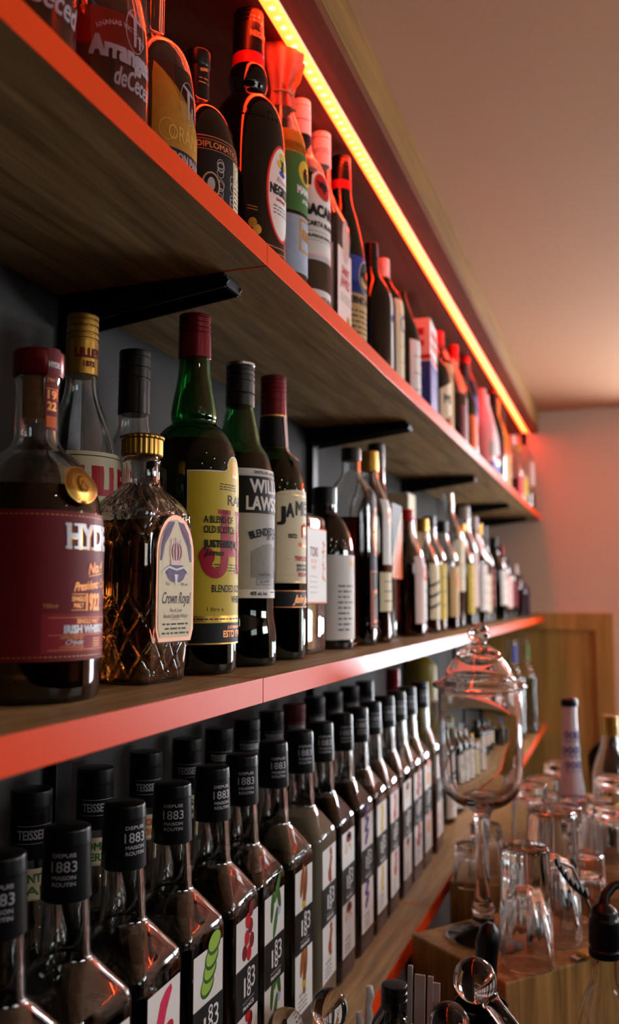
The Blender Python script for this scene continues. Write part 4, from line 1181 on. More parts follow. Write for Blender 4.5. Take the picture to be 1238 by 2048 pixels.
far_u2 = [
    (-.066, 1.690, .205, .036, D_BLACK, None, BLACKCAP, .022, [(.18, .66, .034, CREAM, lambda L_, a, b, w: (L_.poly([(-w, b), (w, b), (-w, b - .035)], D_BLACK, 1), L_.poly([(-w, a), (w, a), (w, a + .03)], D_BLACK, 1), L_.text('MEN', -.002, .075, .016, INK, 2, 'c', .045, bold=.05)))], .70, .84, 'black bottle with slanted cream label right of the white and blue carton'),
    (-.078, 1.800, .254, .034, G_CLEAR, (L_RED, .19), REDCAP, .040, [(.16, .72, .028, TAN, badge(GREENP, None, .8))], .74, .86, 'clear bottle with broad tan label under a wide red cap'),
    (-.066, 1.900, .228, .033, G_CLEAR, (L_DARK, .14), None, .02, [(.14, .50, .024, MAROON)], .72, .90, 'open clear bottle of dark red liqueur, between the two red-capped bottles'),
    (-.078, 2.000, .280, .030, G_CLEAR, (L_RED, .15), REDCAP, .038, [(.12, .55, .026, PINKP, lines(RED, 3))], .64, .80, 'slim clear bottle with small red cap and pink label'),
    (-.072, 2.100, .262, .031, D_BLACK, None, BLACKCAP, .050, [(.12, .50, .028, ORANGE)], .62, .78, 'slim black bottle with orange label beside the small red cap'),
    (-.082, 2.190, .318, .030, D_BLUE, None, REDCAP, .030, [(.40, .62, .026, BLUEP)], .70, .82, 'tall dark blue bottle with red cap rising behind the pink bottle'),
    (-.052, 2.260, .240, .034, mat('pink ceramic', (232, 176, 178), .3, noise=.05), None, None, .02, [(.06, .18, .030, BLUEP), (.24, .40, .030, GREYP)], .58, .86, 'pale pink ceramic bottle with curved body and blue foot label'),
    (-.062, 2.380, .250, .038, mat('white ceramic', (226, 210, 212), .3, noise=.04), None, None, .02, [(.06, .20, .03, BLUEP), (.26, .32, .03, RED)], .50, .88, 'white pear-shaped ceramic bottle with red and blue bands'),
    (-.052, 2.480, .272, .031, D_BLACK, None, BLACKCAP, .040, [], .55, .78, 'plain black bottle with sloping neck in front of the orange bottles'),
    (-.070, 2.590, .305, .030, mat('orange liqueur glass', (214, 110, 26), .15, noise=.15), None, REDCAP, .050, [(.1, .5, .026, YELLOW)], .66, .80, 'tall orange bottle with yellow label, leftmost of three orange bottles'),
    (-.072, 2.690, .300, .029, mat('amber liqueur glass', (206, 140, 36), .15, noise=.15), None, GOLDCAP, .050, [(.1, .5, .024, ORANGE)], .66, .80, 'tall amber bottle with orange label, middle of three orange bottles'),
    (-.072, 2.790, .290, .029, mat('dull orange glass', (180, 96, 40), .15, noise=.15), None, BLACKCAP, .050, [(.1, .5, .024, TAN)], .66, .80, 'tall dull orange bottle with tan label, rightmost of three orange bottles'),
    (-.050, 2.900, .225, .031, G_CLEAR, (L_RED, .08), WHITECAP, .030, [(.1, .4, .028, RED)], .55, .80, 'clear bottle with red label and white cap, third from the end of the top shelf'),
    (-.048, 3.020, .220, .033, G_CLEAR, (L_PALE, .10), GOLDCAP, .030, [(.15, .45, .028, YELLOW)], .55, .80, 'clear bottle with yellow label and gold cap, second from the end of the top shelf'),
    (-.040, 3.190, .285, .032, G_CLEAR, (L_DARK, .07), BLACKCAP, .045, [(.32, .62, .028, PAPER)], .66, .82, 'clear bottle with white label and black cap, last on the top shelf by the wall'),
]
OPQ2 = [MATS[k] for k in ('pink ceramic', 'white ceramic', 'orange liqueur glass', 'amber liqueur glass', 'dull orange glass')]
for (X, Y, h, R, g, lq, cm, ch, labs, sh, nk, d) in far_u2:
    simple('liqueur_bottle', d, X, Y, ZU, h, R, g, lq, cm, ch, .0165 if cm is REDCAP and h < .27 else .0115, labs, sh, nk, opaque=(g in OPAQ or g in OPQ2), n=28, belly=.22 if 'pear' in d or 'curved' in d else None)
# ================================================================ bottom shelf: syrup bottles
ZB = SHELF_B
HS = .0345
SYR = [(.0295, .0295, .008, 0), (.0335, .0335, .0095, 0, .003), (HS, HS, .010, .006), (HS, HS, .010, .180, .006), (.0205, .0205, .018, .2045, .005), (.0172, .0172, .0172, .2085, .004), (.0150, .0150, .0150, .2490), (.0140, .0140, .0140, .285)]
SYRP = P(SYR)
LIME_RIND = mat('lime rind print', (52, 92, 34), .5, noise=.1)
BEIGE = mat('beige print', (196, 158, 120), .5, noise=.15)
def fr_rhubarb(L_, v0, v1):
    L_.poly([(-.016, v0), (-.006, v0), (.004, v0 + .022), (.012, v1 - .006), (.010, v1 - .002), (.002, v1 - .004), (-.006, v0 + .030), (-.014, v0 + .012)], mat('pink fruit print', (206, 40, 84), .5, noise=.2, nscale=150), 2)
    L_.ell(.006, v0 + .006, .009, .006, RED, 3, rot=.4)
def fr_lime(L_, v0, v1):
    for k, (u, v) in enumerate(((-.002, v0 + .012), (.002, v0 + .022), (.005, v0 + .031), (.009, v0 + .041))):
        L_.ell(u, v, .0115, .0085, LIME_RIND, 2 + 2 * k, rot=.3); L_.ell(u, v + .0012, .0100, .0068, LIME, 2.5 + 2 * k, rot=.3)
def fr_berry(L_, v0, v1):
    for k, (u, v) in enumerate(((-.006, v0 + .010), (.004, v0 + .007), (.010, v0 + .016), (-.001, v0 + .021), (.007, v0 + .029), (.001, v0 + .035), (.008, v0 + .043))):
        L_.ell(u, v, .0055, .0065, RED if k % 2 else MAROON, 2 + k * .5)
def fr_leaf(L_, v0, v1):
    for k, (u, v, r) in enumerate(((-.006, v0 + .028, 1.4), (.002, v0 + .012, 1.2), (.010, v0 + .034, 1.9), (.006, v0 + .042, 1.0))):
        L_.ell(u, v, .0140, .0042, GREENP if k % 2 else LIME_RIND, 2 + k, rot=r)
    L_.ell(.011, v0 + .020, .004, .004, mat('lilac flower print', (180, 176, 220), .5), 7)
def fr_nut(L_, v0, v1, m=None):
    m = m or mat('nut brown print', (146, 84, 34), .5, noise=.3, nscale=200)
    for u, v, r in ((-.005, v0 + .028, 1.3), (.005, v0 + .024, 1.45), (.001, v0 + .010, 1.5)):
        L_.ell(u, v, .0165, .0050, m, 2, rot=r)
    L_.ell(-.001, v0 + .004, .005, .0035, YELLOW, 4)
def fr_spice(L_, v0, v1):
    m = mat('cinnamon print', (150, 62, 28), .5, noise=.3, nscale=200)
    L_.line([(.004, v1 - .002), (.008, v0 + .028), (.002, v0 + .012), (.006, v0)], .0075, m, 2); L_.ell(.002, v0 + .010, .006, .008, m, 3)
def fr_coco(L_, v0, v1):
    L_.ring(.0, v0 + .020, .012, .014, .0040, BEIGE, 2, 20, 20, 200); L_.ring(.002, v0 + .014, .008, .009, .0030, BEIGE, 3, 20, 0, 170); L_.ell(.002, v1 - .008, .010, .006, MAROON, 2)
def fr_violet(L_, v0, v1):
    for k in range(9): L_.ell(-.006 + .004 * (k % 3), v0 + .008 + .005 * k, .0055, .0045, PURPLE if k % 2 else mat('violet print', (120, 84, 150), .5), 2 + k * .3, n=10)
def fr_yellow(L_, v0, v1):
    L_.line([(.0, v1 - .002), (.004, v0 + .026), (-.002, v0 + .010), (.002, v0)], .010, mat('yellow fruit print', (206, 176, 56), .5, noise=.2), 2)
def fr_red(L_, v0, v1):
    L_.line([(.002, v1 - .003), (.008, v0 + .024), (.0, v0 + .006)], .010, RED, 2); L_.ell(.002, v0 + .008, .008, .008, RED, 3)
def fr_orange(L_, v0, v1):
    L_.ell(.002, v0 + .015, .011, .012, ORANGE, 2); L_.ell(.005, v0 + .038, .009, .010, ORANGE, 3); L_.ell(.002, v0 + .015, .006, .007, YELLOW, 4)

def syrup_label(b, fruit, key):
    if ('syl', key) in MESH:
        return link('front_label', MESH[('syl', key)], b)
    lb = Label([PAPER]); w = .0245
    lb.rect(-w, .026, w, .166, PAPER)
    fruit(lb, .1265, .166)
    lb.rect(-w, .0860, w, .1260, INK, 9)
    lb.text('8', .0030, .1105, .0120, PAPER, 10, 'c', .0075); lb.text('8', .0030, .0985, .0125, PAPER, 10, 'c', .0085)
    lb.text('1', -.0065, .1010, .0150, PAPER, 10, 'c', .0030, bold=.02); lb.text('3', .0125, .1035, .0170, PAPER, 10, 'c', .0085)
    lb.text('MAISON ROUTIN', .002, .0945, .0020, GREYP, 10, 'c', .026); lb.text('FRANCE', .002, .0895, .0030, PAPER, 10, 'c', .024, bold=.05)
    fruit(lb, .0490, .0850)
    lb.text('sirop', -.004, .0430, .0050, INK, 2, 'c', .020, shear=.4)
    for k in range(3): lb.fine(-.016, .008, .0385 - k * .0040, .0017, INK, 2)
    o = lb.build('front_label', b, flat=HS, base=.0003, dl=.00006)
    MESH[('syl', key)] = o.data
    return o

def cap_print(parent, th):
    key = 'capprint'
    if key in MESH:
        o = link('cap_lettering', MESH[key], parent)
    else:
        lb = Label([SILVER])
        lb.text('DEPUIS', 0, .2745, .0024, SILVER, 0, 'c', .0150, bold=.03); lb.text('1883', 0, .2655, .0066, SILVER, 0, 'c', .0165, bold=.008)
        lb.text('MAISON', 0, .2608, .0024, SILVER, 0, 'c', .0150, bold=.03); lb.text('ROUTIN', 0, .2567, .0024, SILVER, 0, 'c', .0150, bold=.03)
        o = lb.build('cap_lettering', parent, R=lambda v: .0164 - (v - .246) * .034, th=0, base=.00035, step=.0025)
        MESH[key] = o.data
    o.rotation_euler = (0, 0, th)
    return o

CAPP = P([(.0158, .2455), (.0165, .2462), (.0154, .2800), (.0151, .2803), (.0151, .2812), (.0156, .2815), (.0150, .2905, .0015), (.0140, .2912), (.001, .2915)])
def syrup(X, Y, rot, label, liq, z1, fruit, fkey, th):
    b = thing('syrup_bottle', label, 'bottle', (X, Y, ZB), math.radians(rot), 'syrup bottles along the front of the bottom shelf')
    shell('glass_body', 'syr', SYRP, .0030, G_CLEAR, b, 40)
    fill('liquid', 'syr' + liq.name + str(z1), SYRP, .0030, z1, liq, b, 40)
    c = solid('cap', CAPP, M_plastic, b, 40, key='syrcap')
    cap_print(c, math.radians(th - rot))
    syrup_label(b, fruit, fkey)
    return b
X0 = -.078
rows = [
    (X0, .452, 2, 'syrup bottle cut off by the lower left corner, clear syrup, mostly its shoulder in view', L_CLEAR, .170, fr_nut, 'nut', -50),
    (X0, .520, -3, 'clear syrup bottle at the lower left, second from the left in the front row', L_CLEAR, .172, fr_yellow, 'yel', -62),
    (X0, .592, 1, 'clear syrup bottle with pink rhubarb stalks on its label', L_CLEAR, .168, fr_rhubarb, 'rhu', -28),
    (X0, .666, -2, 'clear syrup bottle with green lime slices on its label', L_CLEAR, .174, fr_lime, 'lime', -58),
    (X0, .741, 1, 'pale syrup bottle with red berries on its label', L_PALE, .172, fr_berry, 'ber', -30),
    (X0, .806, 0, 'pale syrup bottle with green leaves and a lilac flower on its label', L_PALE, .188, fr_leaf, 'leaf', -48),
    (X0, .888, -1, 'olive yellow syrup bottle with brown pods on its label', L_OLIVE, .172, fr_nut, 'nut', -45),
    (X0, .970, 1, 'cloudy beige syrup bottle with brown spice on its label', L_CLOUD, .200, fr_spice, 'spi', -45),
    (X0, 1.044, 0, 'black syrup bottle with beige coconut rings on its label', L_BLACK, .204, fr_coco, 'coco', -50),
    (X0, 1.127, -1, 'black syrup bottle with purple blossoms on its label', L_BLACK, .205, fr_violet, 'vio', -45),
    (X0, 1.200, 0, 'clear syrup bottle with yellow fruit on its label, half hidden behind the purple-blossom one', L_PALE, .190, fr_yellow, 'yel', -45),
    (X0, 1.270, 1, 'brown syrup bottle with red fruit on its label', L_BROWN, .165, fr_red, 'red', -45),
    (X0, 1.350, 0, 'dark brown syrup bottle with coconut rings on its label, right of the red-fruit one', L_BROWN, .160, fr_coco, 'coco', -45),
    (X0, 1.425, -1, 'red syrup bottle with berries on its label, third last of the capped row', L_RED, .150, fr_berry, 'ber', -45),
    (X0, 1.500, 0, 'syrup bottle with orange slices on its label, second last of the capped row', L_OLIVE, .150, fr_orange, 'ora', -45),
    (X0, 1.600, 1, 'dark syrup bottle with spice on its label, last of the capped row', L_DARK, .120, fr_spice, 'spi', -45),
]
for a in rows: syrup(*a)

# second row: round syrup bottles with black caps and small neck labels
TEI = [(.028, 0), (.0335, 0, .005), (.0340, .008), (.0340, .180, .022), (.0250, .208, .012), (.0165, .222, .01), (.0142, .246), (.0138, .290)]
TEIP = P(TEI)
TCAP = P([(.0150, .2500), (.0156, .2505), (.0156, .2855), (.0150, .2860), (.0150, .2870), (.0156, .2875), (.0154, .2985, .001), (.001, .2990)])
def second(X, Y, label, liq, words, m, dz=0.0, th=-50, capm=None):
    b = thing('syrup_bottle', label, 'bottle', (X, Y, ZB), 0, 'round syrup bottles in the second row of the bottom shelf')
    shell('glass_body', 'tei', TEIP, .0030, G_CLEAR, b, 32)
    fill('liquid', 'tei' + liq.name, TEIP, .003, .19, liq, b, 32)
    c = solid('cap', TCAP, capm or M_plastic, b, 32, key=None if capm else 'teicap')
    if 'teiprint' in MESH: o = link('cap_lettering', MESH['teiprint'], c)
    else:
        lb = Label([SILVER]); lb.text('TEISSEIRE', 0, .2650, .0065, SILVER, 0, 'c', .026, bold=.03); lb.line([(-.014, .2745), (.014, .2745)], .0004, SILVER, 0); lb.line([(-.014, .2620), (.014, .2620)], .0004, SILVER, 0)
        o = lb.build('cap_lettering', c, R=.0157, base=.0003); MESH['teiprint'] = o.data
    o.rotation_euler = (0, 0, math.radians(th))
    if words:
        lb = Label([CREAM]); lb.rect(-.022, .222, .022, .244, CREAM)
        lb.text(words[0], 0, .2345, .0058, m, 2, 'c', .028, bold=.04); lb.text(words[1], 0, .2260, .0058, m, 2, 'c', .024, bold=.04)
        o = lb.build('neck_label', b, R=lambda v: .0169 - (v - .222) * .09)
        o.rotation_euler = (0, 0, math.radians(th))
    b.location.z += dz
    return b
sec = [
    (-.152, .490, 'round syrup bottle behind the front row, nearest the lower left corner', L_CLEAR, None, INK, -50),
    (-.150, .578, 'round syrup bottle with green lettering on its neck label, nearest of two such', L_CLEAR, ('MENTHE', 'EAU'), GREENP, -40),
    (-.152, .668, 'round syrup bottle with green lettering on its neck label, farther of two such', L_CLEAR, ('POMME', 'VERTE'), GREENP, -48),
    (-.152, .752, 'round syrup bottle with orange lettering on its cream neck label', L_PALE, ('ORGEAT', 'DOUX'), ORANGE, -45),
    (-.152, .836, 'round syrup bottle behind the lime and berry syrup bottles', L_BROWN, ('CASSIS', 'NOIR'), INK, -50),
    (-.152, .912, 'round syrup bottle behind the leaf and pod syrup bottles', L_RED, None, INK, -50),
    (-.152, .990, 'round syrup bottle behind the spice syrup bottle', L_BROWN, None, INK, -50),
    (-.152, 1.068, 'round syrup bottle behind the coconut syrup bottle', L_PALE, None, INK, -50),
]
for (X, Y, d, lq, w, m, th) in sec: second(X, Y, d, lq, w, m, 0, th)
second(-.152, 1.150, 'round syrup bottle with a dull red cap behind the black syrup bottles', L_RED, None, INK, 0, -50, mat('dull red cap', (96, 28, 24), .4))
for k, (Y, d) in enumerate(((1.235, 'behind the yellow-fruit syrup bottle'), (1.32, 'behind the red-fruit syrup bottle'), (1.41, 'behind the dark brown coconut syrup bottle'), (1.50, 'behind the orange-slice syrup bottle'))):
    second(-.152, Y, 'round black-capped syrup bottle ' + d, (L_BROWN, L_PALE, L_RED, L_CLEAR)[k], None, INK, 0, -50)

# far end of the bottom shelf
tall = [
    (-.150, 1.690, .305, .030, D_BLACK, None, MAROON_FOIL, .06, [(.3, .6, .028, PAPER)], .62, .76, 'tall black wine bottle with maroon foil just below the middle shelf'),
    (-.160, 1.990, .318, .034, mat('olive tin', (120, 108, 40), .35, noise=.15), None, None, .02, [(.55, .92, .006, CREAM), ], .94, .97, 'tall olive green tin bottle with cream stripes under the middle shelf'),
]
for (X, Y, h, R, g, lq, cm, ch, labs, sh, nk, d) in tall:
    simple('tall_bottle', d, X, Y, ZB, h, R, g, lq, cm, ch, .0135, labs, sh, nk, opaque=True, n=28)
for k, (Y, h, R, m, d) in enumerate(((1.800, .235, .033, PAPER, 'clear bottle with white back label right of the capped syrup row'),
                                     (1.895, .232, .034, PAPER, 'broad clear bottle with large white label left of the glass jar bowl'),
                                     (2.000, .215, .033, PAPER, 'clear bottle with white label and fruit spot, seen behind the glass jar'),
                                     (2.110, .180, .033, CREAM, 'short clear bottle with cream label behind the jar stem'),
                                     (2.250, .130, .034, PAPER, 'lowest clear bottle with white label behind the jar'))):
    o = simple('syrup_bottle', d, -.085, Y, ZB, h, R, G_CLEAR, (L_PALE, h * .4), WHITECAP if k < 3 else GOLDCAP, .022, .013, [(.05, .55, .030, m, both(badge(ORANGE if k % 2 else GREENP, None, .75, .007), lines(INK, 4)))], .66, .82, n=28)
o = simple('spirit_bottle', 'tall clear bottle with a blue neck label at the far end of the bottom shelf', -.070, 2.93, ZB, .315, .040, G_CLEAR, (L_CLEAR, .16), None, .02, .016, [], .62, .72)
lb = Label([BLUEP]); lb.rect(-.020, .235, .020, .29, BLUEP); lb.build('neck_label', o, R=.0164)
o = simple('spirit_bottle', 'tall clear bottle with a green neck label, farthest on the bottom shelf', -.046, 3.06, ZB, .318, .042, G_CLEAR, (L_CLEAR, .18), None, .02, .017, [], .62, .72)
lb = Label([GREENP]); lb.rect(-.014, .235, .014, .29, GREENP); lb.build('neck_label', o, R=.0174)
for k, Y in enumerate((2.42, 2.56, 2.70)):
    simple('spirit_bottle', ('black bottle seen through the jar bowl, nearest of three', 'maroon bottle seen through the jar bowl, middle of three', 'green bottle seen through the jar bowl, farthest of three')[k], -.11, Y, ZB, .25, .034, (D_BLACK, D_BROWN, D_GREEN)[k], None, BLACKCAP, .03, .013, [(.2, .55, .03, (PAPER, PINKP, CREAM)[k])], .64, .8, opaque=True, n=24)
# ================================================================ the bar counter to the right
CT = 1.06
TOPZ = 1.3244
t = thing('bar_counter', 'dark wooden bar counter below the shelves carrying the block and bottles', 'counter', (0, 0, 0))
bm = bmesh.new(); box(bm, .002, -.2, CT - .04, .62, 2.6, CT, bevel=.003); finish('counter_top', bm, M_counter, t, smooth=False)
bm = bmesh.new(); box(bm, .03, -.15, 0, .57, 2.55, CT - .04); finish('counter_body', bm, M_counter, t, smooth=False)

# wooden block under the jar: corner F towards the camera
def block(name, label, F, ang, lx, ly, z0, z1, m):
    o = thing(name, label, 'wooden block', (F[0], F[1], z0), ang)
    bm = bmesh.new(); box(bm, 0, 0, 0, lx, ly, z1 - z0, bevel=.003); finish('block_body', bm, m, o, smooth=False)
    return o
block('wooden_block', 'oak block standing cornerwise under the glass jar and the tall tumbler', (.137, 1.047), math.radians(50), .245, .172, CT, TOPZ, M_block)
block('wooden_riser', 'oak riser at the back of the counter under the crowd of glasses', (.012, 1.385), 0.0, .50, .70, CT, TOPZ - .0005, M_block)

# lidded glass jar on a stem
jar = thing('candy_jar', 'tall clear lidded glass jar on a stem, standing on the oak block', 'jar', (.095, 1.173, TOPZ))
outer = P([(.0010, 0), (.044, 0, .002), (.0475, .002, .001), (.0470, .004, .002), (.020, .012, .01), (.0135, .018, .003), (.0150, .024, .003), (.0125, .030, .003), (.0150, .036, .003), (.0110, .044, .006), (.0080, .070, .02), (.0075, .110, .02), (.0105, .150, .012), (.0170, .160, .006), (.030, .163, .012), (.0500, .180, .018), (.0535, .215, .02), (.0530, .306), (.0545, .3095)])
inner = P([(.0545, .3095), (.0500, .3095), (.0500, .215, .02), (.0465, .183, .018), (.026, .168, .01), (.001, .166)])
bm = bmesh.new(); loft(bm, outer + inner[1:], 48); finish('jar_body', bm, G_CLEAR, jar, angle=50)
lid_o = P([(.0490, .3040), (.0495, .3105), (.0585, .3105, .001), (.0605, .3130, .001), (.0590, .3160, .003), (.0450, .3230, .006), (.0420, .3330, .008), (.0330, .3460, .006), (.0300, .3480, .002), (.0270, .3570, .008), (.0120, .3650, .005), (.0080, .3690, .003), (.0135, .3740, .005), (.0145, .3810, .006), (.0090, .3915, .006), (.001, .3930)])
lid_i = P([(.001, .3580), (.0100, .3570, .004), (.0230, .3510, .006), (.0280, .3440, .004), (.0380, .3310, .006), (.0410, .3220, .006), (.0455, .3140, .003), (.0455, .3040)])
bm.free()
bm = bmesh.new()
chain = list(lid_i) + list(lid_o)
loft(bm, chain, 48); lid = finish('lid', bm, G_CLEAR, jar, angle=50)

def tumbler(name, label, loc, h, r0, r1, base=.010, t=.0022, group=None, inverted=True, ribs=0, cat='glass', key=None):
    o = thing(name, label, cat, loc, 0, group)
    if key in MESH: link('glass_bowl', MESH[key], o); return o
    op = P([(.001, 0), (r0 - .002, 0, .002), (r0, .002, .001), (r1, h - .001), (r1 - t * .5, h)])
    ip = P([(r1 - t, h - .001), (r0 - t * 1.2, base + .006, .008), (r0 * .6, base, .004), (.001, base + .002)])
    bm = bmesh.new()
    def rib(q):
        L = math.hypot(q.x, q.y)
        if not ribs or L < r0 * .8: return q
        k = .0006 * math.cos(ribs * math.atan2(q.y, q.x)); return Vector((q.x * (1 + k / L), q.y * (1 + k / L), q.z))
    loft(bm, op + ip, 48, mod=rib)
    if inverted:
        for v in bm.verts: v.co.z = h - v.co.z
    ob = finish('glass_bowl', bm, G_CLEAR, o, angle=45)
    if key: MESH[key] = ob.data
    return o
def domed(name, label, loc, h, r, key=None):
    """upturned beer glass: wide mouth down, thick bullet-shaped base inside"""
    o = thing(name, label, 'glass', loc)
    op = P([(r - .0008, 0), (r, .0008), (r * .97, h * .60, .02), (r * .90, h * .96, .006), (r * .82, h, .003), (.001, h)])
    ip = P([(.001, h * .68), (r * .22, h * .67, .006), (r * .48, h * .58, .015), (r * .80, h * .30, .03), (r - .0030, .0008), (r - .0008, 0)])
    bm = bmesh.new()
    def rib(q):
        L = math.hypot(q.x, q.y)
        if L < .012: return q
        k = .0005 * math.cos(12 * math.atan2(q.y, q.x)) * min(1, q.z / (h * .3)); return Vector((q.x * (1 + k / L), q.y * (1 + k / L), q.z))
    loft(bm, list(reversed(op)) and (op + ip), 72, mod=rib, cap0=False, cap1=False)
    bmesh.ops.remove_doubles(bm, verts=bm.verts, dist=.0002)
    finish('glass_bowl', bm, G_CLEAR, o, angle=45)
    return o
domed('beer_glass', 'upturned tall beer glass with thick bullet-shaped base, front one on the oak block', (.155, 1.108, TOPZ), .135, .0310)
domed('beer_glass', 'upturned tall beer glass just behind the front upturned glass on the oak block', (.180, 1.194, TOPZ), .158, .0335)
gl = [(.046, 1.375, .060, .022, .026, 'small upturned tumbler between the jar stem and the orange shelf edge'),
      (.060, 1.44, .075, .024, .030, 'small upturned tumbler just left of the jar stem, behind the oak block'),
      (.212, 1.245, .095, .028, .031, 'short upturned tumbler behind the steel knife on the oak block'),
      (.250, 1.375, .130, .027, .031, 'upturned highball glass at the right edge behind the black pourer'),
      (.178, 1.400, .120, .028, .033, 'upturned highball glass behind the two beer glasses'),
      (.290, 1.470, .140, .028, .032, 'upturned highball glass cut off by the right edge of the photo'),
      (.236, 1.480, .110, .026, .032, 'upturned tumbler in the second line of glasses on the riser, right of the middle'),
      (.120, 1.520, .125, .028, .032, 'upturned highball glass seen just right of the jar stem'),
      (.188, 1.560, .100, .028, .033, 'upturned tumbler in front of the blue and white porcelain bottle'),
      (.246, 1.600, .130, .027, .030, 'upturned highball glass in front of the gold bottle'),
      (.300, 1.640, .120, .028, .033, 'upturned tumbler at the right edge below the black bar stool'),
      (.130, 1.660, .110, .028, .032, 'upturned tumbler in the back line just right of the jar bowl'),
      (.300, 1.770, .125, .028, .031, 'upturned highball glass in the back line right of the gold bottle'),
      (.150, 1.790, .115, .028, .033, 'farthest upturned tumbler left of the porcelain bottle')]
for k, (X, Y, h, r1, r0, d) in enumerate(gl):
    tumbler('tumbler', d, (X, Y, TOPZ - .0003), h, r1, r0, .014 + .004 * (k % 3), .0032, 'upturned glasses crowded on the riser', ribs=(0, 10, 14)[k % 3])

# porcelain bottle with black stopper, gold-topped bottle
pb = thing('porcelain_bottle', 'white porcelain bottle with blue pattern and black stopper among the glasses', 'bottle', (.176, 1.690, TOPZ - .0003))
pp = P([(.001, 0), (.024, 0, .003), (.027, .010, .01), (.0265, .070, .03), (.0170, .120, .03), (.0125, .205), (.0125, .232, .002), (.001, .233)])
M_porc = mat('white porcelain', (206, 204, 214), .12, noise=.04)
solid('bottle_body', pp, M_porc, pb, 32)
lb = Label([BLUEP])
for k in range(16):
    u, v = -.014 + .0098 * (k % 4) + .004 * (k // 4 % 2), .105 + .026 * (k // 4)
    lb.ell(u, v, .0045, .0060, BLUEP, 0, 10); lb.ell(u, v, .0018, .0024, WHITE, 1, 8); lb.line([(u - .004, v - .008), (u + .004, v - .013)], .0015, BLUEP, 0)
lb.build('blue_pattern', pb, R=lambda v: .0129 + max(0, .205 - v) * .050, th=math.radians(-70), base=.0012)
solid('stopper', P([(.0140, .2325), (.0150, .236), (.0140, .246, .004), (.001, .248)]), BLACKCAP, pb, 28)
gb = thing('spirit_bottle', 'clear bottle with beige label and gold cap beside the porcelain bottle', 'bottle', (.243, 1.720, TOPZ - .0003))
pf = P([(.028, 0), (.032, 0, .004), (.0325, .006), (.0325, .120, .02), (.0150, .165, .012), (.0145, .195)])
shell('glass_body', None, pf, .003, G_CLEAR, gb, 28); cap(gb, .180, .215, .0155, .0150, GOLDCAP, (.6, .8), n=28)
lb = Label([TAN]); lb.rect(-.028, .03, .028, .10, TAN); lb.build('front_label', gb, R=.0327, th=math.radians(-40))

# black bar stool beyond the counter end
st = thing('bar_stool', 'black upholstered bar stool with rounded back beyond the glasses', 'stool', (.36, 2.95, 0), math.radians(20))
bm = bmesh.new(); loft(bm, P([(.16, .98), (.185, .99, .01), (.19, 1.02, .015), (.17, 1.045, .02), (.01, 1.05)]), 40); finish('seat', bm, M_black, st)
bm = bmesh.new()
for a0 in range(-75, 75, 10):
    pass
rings = []
for k in range(25):
    a = math.radians(-200 + 220 * k / 24)
    hgt = 1.37 - .10 * abs((k - 12) / 12) ** 2.2
    ro, ri = .195, .165
    rings.append([bm.verts.new((r_ * math.cos(a), r_ * math.sin(a), z_)) for r_, z_ in ((ri, 1.05), (ro, 1.05), (ro + .012, hgt - .012), (ro, hgt), (ri, hgt), (ri - .004, hgt - .012))])
for a_, b_ in zip(rings[:-1], rings[1:]):
    for j in range(6): bm.faces.new((a_[j], a_[(j + 1) % 6], b_[(j + 1) % 6], b_[j]))
bm.faces.new(rings[0]); bm.faces.new(rings[-1]); finish('backrest', bm, M_black, st)
for sx, sy in ((1, 1), (1, -1), (-1, 1), (-1, -1)):
    bm = bmesh.new(); tube(bm, [(.11 * sx, .11 * sy, .985), (.17 * sx, .17 * sy, 0)], .014, 10); finish('leg', bm, M_black, st)

# black pourer bottle at the lower right, tongs and knife
po = bottle('spirit_bottle', 'clear bottle with a black speed pourer at the lower right corner', (.2440, 1.037, CT),
            [(.030, 0), (.036, 0, .005), (.0365, .008), (.0365, .215, .03), (.0300, .255, .016), (.0145, .285, .01), (.0142, .312)], G_CLEAR, .003, (L_PALE, .12))
solid('pourer_collar', P([(.0135, .3100), (.0170, .3105, .002), (.0170, .3180, .001), (.0155, .3195), (.0155, .3220), (.0168, .3230), (.0162, .3480, .003), (.0140, .3520), (.0140, .3560), (.0120, .3600, .004), (.001, .368)]), M_plastic, po, 32)
bm = bmesh.new(); tube(bm, [(0, 0, .362), (.002, .004, .372), (.010, .012, .380), (.020, .018, .382)], [.006, .0055, .005, .0045], 12); finish('spout', bm, M_plastic, po)
tg = thing('ice_tongs', 'black serrated tongs arm propped against the black pourer', 'tongs', (0, 0, 0))
bm = bmesh.new()
A, B = Vector((.1925, 1.075, 1.4530)), Vector((.2290, 1.0405, 1.4285))
d = B - A; side = Vector((.3, .9, 0)).normalized() * .003
upv = Vector((0, 0, 1))
n = 7
top = []; bot = []
for k in range(n * 2 + 1):
    p = A + d * (k / (n * 2)); sag = -.006 * math.sin(PI * k / (n * 2))
    top.append(p + upv * (sag + (.0085 if k % 2 else .0015))); bot.append(p + upv * (sag - .0022))
for s in (-1, 1):
    vt = [bm.verts.new(p + side * s) for p in top]; vb = [bm.verts.new(p + side * s) for p in bot]
    if s == -1: a0, b0 = vt, vb
    else: a1, b1 = vt, vb
for k in range(n * 2):
    bm.faces.new((a0[k], a0[k + 1], b0[k + 1], b0[k])); bm.faces.new((a1[k], a1[k + 1], b1[k + 1], b1[k]))
    bm.faces.new((a0[k], a0[k + 1], a1[k + 1], a1[k])); bm.faces.new((b0[k], b0[k + 1], b1[k + 1], b1[k]))
bm.faces.new((a0[0], b0[0], b1[0], a1[0])); bm.faces.new((a0[-1], b0[-1], b1[-1], a1[-1]))
finish('serrated_arm', bm, M_plastic, tg, smooth=False)
bm = bmesh.new(); tube(bm, [tuple(A + Vector((0, 0, .001))), (.208, 1.105, 1.44), (.226, 1.135, 1.385), (.232, 1.145, TOPZ + .004)], .0022, 8); finish('handle', bm, M_steel, tg)
